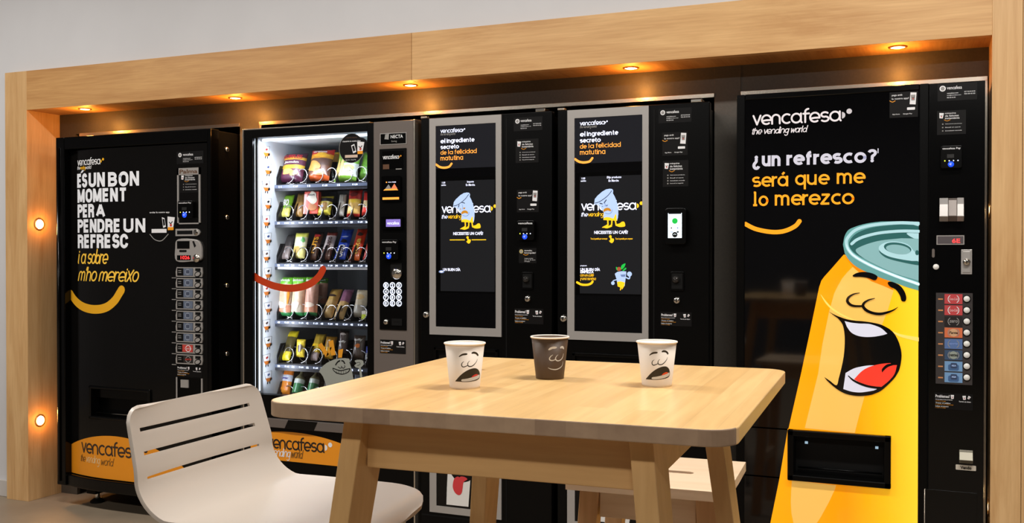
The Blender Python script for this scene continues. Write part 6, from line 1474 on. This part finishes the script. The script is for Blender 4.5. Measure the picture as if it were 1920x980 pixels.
# seat with a real slot: four strips round the slot
mb.box(0, SW, 0, slb - sr, SZ - .022, SZ, BIRCH_S); mb.box(0, SW, slb + sr, SD, SZ - .022, SZ, BIRCH_S); mb.box(0, sl0, slb - sr, slb + sr, SZ - .022, SZ, BIRCH_S); mb.box(sl1, SW, slb - sr, slb + sr, SZ - .022, SZ, BIRCH_S)
bmesh.ops.remove_doubles(mb.bm, verts=mb.bm.verts[:], dist=1e-6)
for cx_, s_ in ((sl0, 1), (sl1, -1)):
    for sg in (1, -1):
        pts = [(cx_, slb + sg * sr)] + [(cx_ + s_ * (sr - sr * math.sin(a)), slb + sg * sr * math.cos(a)) for a in [PI / 2 * k / 6 for k in range(7)]]
        mb.prismz([(px_, py_) for px_, py_ in pts[::(1 if sg * s_ > 0 else -1)]], SZ - .0215, SZ - .0003, BIRCH_S)
tl(mb, 'seat', st, .002)
for sx in (-1, 1):
    for sy in (-1, 1):
        mb = MB(); leg(mb, sx, sy, BIRCH_SV, SW, SZ - .022, .028, .044, .02, .064, .045, -.01, .028, SD); tl(mb, 'leg', st, .002)
mb = MB(); mb.box(.072, SW - .072, .030, .048, .655, SZ - .022, BIRCH_S); tl(mb, 'apron', st, .0015)
mb = MB(); mb.box(.072, SW - .072, SD - .048, SD - .030, .655, SZ - .022, BIRCH_S); tl(mb, 'apron', st, .0015)
for a in (.032, SW - .050):
    mb = MB(); mb.box(a, a + .018, .064, SD - .064, .66, SZ - .022, BIRCH_S); tl(mb, 'apron', st, .0015)
for a in (.012, SW - .034):
    mb = MB(); mb.box(a, a + .022, .03, SD - .03, .24, .28, BIRCH_S); tl(mb, 'footrest', st, .0015)

# ------------------------------------------------------------------ white chair
CHX, CHY, CHA = -1.446, 1.634, .027
ch = thing('bar_chair', (CHX, CHY, 0), 'white plastic chair with three slots across its back, left of the table', 'chair', rz=CHA)
PROF = []
_k, _Zt, _Zs, _R, _D = .274, .953, .743, .089, .478
_zb = _Zs + _R
for _i in range(8):
    _z = _Zt - (_Zt - _zb) * _i / 8; PROF.append((_k * (_Zt - _z), _z, .205 + .009 * _i / 8))
_f0 = _k * (_Zt - _zb)
for _i in range(0, 9):
    _a = PI / 2 * _i / 8; PROF.append((_f0 + _k * _R * .5 * math.sin(_a) + _R * 1.1 * (1 - math.cos(_a)), _zb - _R * math.sin(_a), .214))
_f1 = PROF[-1][0]
for _i in range(1, 9):
    _f = _f1 + (_D - _f1) * _i / 8; PROF.append((_f, _Zs + .013 * (_f - _f1), .214 * (1 - .10 * (_i / 8) ** 2)))
PROF += [(_D + .018, _Zs - .003, .186), (_D + .028, _Zs - .010, .18)]
def prof(t):
    n = len(PROF) - 1; i = min(int(t * n), n - 1); f = t * n - i
    p0, p1, p2, p3 = PROF[max(i - 1, 0)], PROF[i], PROF[i + 1], PROF[min(i + 2, n)]
    return [0.5 * ((2 * p1[j]) + (-p0[j] + p2[j]) * f + (2 * p0[j] - 5 * p1[j] + 4 * p2[j] - p3[j]) * f * f + (-p0[j] + 3 * p1[j] - 3 * p2[j] + p3[j]) * f ** 3) for j in range(3)]
# row parameters: dense, with exact rows at the slot edges
NT = 400; tab = [prof(i / NT) for i in range(NT + 1)]
acc = [0]
for i in range(NT): acc.append(acc[-1] + math.hypot(tab[i + 1][0] - tab[i][0], tab[i + 1][1] - tab[i][1]))
LEN = acc[-1]
def at_len(s):
    s = max(0, min(LEN, s))
    for i in range(NT):
        if acc[i + 1] >= s: return prof((i + (s - acc[i]) / max(1e-9, acc[i + 1] - acc[i])) / NT)
    return prof(1)
SLOTS = [(.0435, .0505), (.0895, .0965), (.1355, .1425)]
rows = sorted(set([0, .003, .008, .016, .028, .04] + [q for a, b in SLOTS for q in (a, b)] + [.06, .07, .08, .106, .116, .126, .152, .162, .172] + [.182 + .014 * i for i in range(60) if .182 + .014 * i < LEN - .05] + [LEN - .05, LEN - .035, LEN - .022, LEN - .012, LEN - .005, LEN]))
us = [-1, -.99, -.96, -.92, -.86, -.83] + [-.76 + .095 * i for i in range(17)] + [.83, .86, .92, .96, .99, 1]
def corner(s):
    w = 1.0
    for d, r, in ((s, .035), (LEN - s, .13)):
        if d < r: 
            R = .035 if r == .035 else .13
            w_ = 1 - (R / .2) * (1 - math.sqrt(max(0, 1 - (1 - d / r) ** 2)))
            w = min(w, w_)
    return w
mb = MB(); V = {}
for j, s in enumerate(rows):
    f, z, hw = at_len(s)
    f2, z2, _ = at_len(min(LEN, s + .002)); f1, z1, _ = at_len(max(0, s - .002)); tx_, tz_ = f2 - f1, z2 - z1; l = math.hypot(tx_, tz_) or 1; nx, nz = -tz_ / l, tx_ / l   # towards sitter
    hw *= corner(s)
    back = max(0, min(1, 1 - (s - .12) / .15))
    for i, u in enumerate(us):
        rise = (.033 * back + .009 * (1 - back)) * abs(u) ** 2.2
        V[i, j] = mb.bm.verts.new((f + nx * rise, u * hw, z + nz * rise))
k = mb.mi(PLASTIC)
for j in range(len(rows) - 1):
    for i in range(len(us) - 1):
        hole = any(abs(rows[j] - a) < 1e-6 for a, b in SLOTS) and us[i] >= -.8301 and us[i + 1] <= .8301
        if hole: continue
        ff = mb.bm.faces.new((V[i, j], V[i + 1, j], V[i + 1, j + 1], V[i, j + 1])); ff.material_index = k; ff.smooth = True
bmesh.ops.delete(mb.bm, geom=[v for v in mb.bm.verts if not v.link_faces], context='VERTS')
o = mb.build('seat_shell', None); o.parent = ch
sd = o.modifiers.new('thick', 'SOLIDIFY'); sd.thickness = .007; sd.offset = -1
bv = o.modifiers.new('round', 'BEVEL'); bv.width = .0022; bv.segments = 3; bv.limit_method = 'ANGLE'; bv.angle_limit = math.radians(50)
STEEL = mat('chair chrome', (210, 208, 204), .2, 1.0)
fr_ = [(.12, -.13, .722), (.44, -.13, .724), (.44, .13, .724), (.12, .13, .722)]
mb = MB(); mb.tube([fr_[0], fr_[1], fr_[2], fr_[3]], .009, STEEL, 12, closed=True); o = mb.build('under_frame', None); o.parent = ch
for (a, b, z), (c, d) in zip(fr_, ((.01, -.22), (.535, -.22), (.535, .22), (.01, .22))):
    mb = MB(); mb.tube([(a, b, z), (c, d, .008)], .009, STEEL, 12); mb.lathe([(.011, 0), (.012, .004), (.011, .02)], (c, d, 0), BLKM, 14); o = mb.build('leg', None); o.parent = ch
k_ = .45
fp = [tuple(Vector(a) * (1 - .62) + Vector((c, d, .008)) * .62) for a, (c, d) in zip(fr_, ((.01, -.22), (.535, -.22), (.535, .22), (.01, .22)))]
mb = MB(); mb.tube(fp, .008, STEEL, 12, closed=True); o = mb.build('footrest', None); o.parent = ch
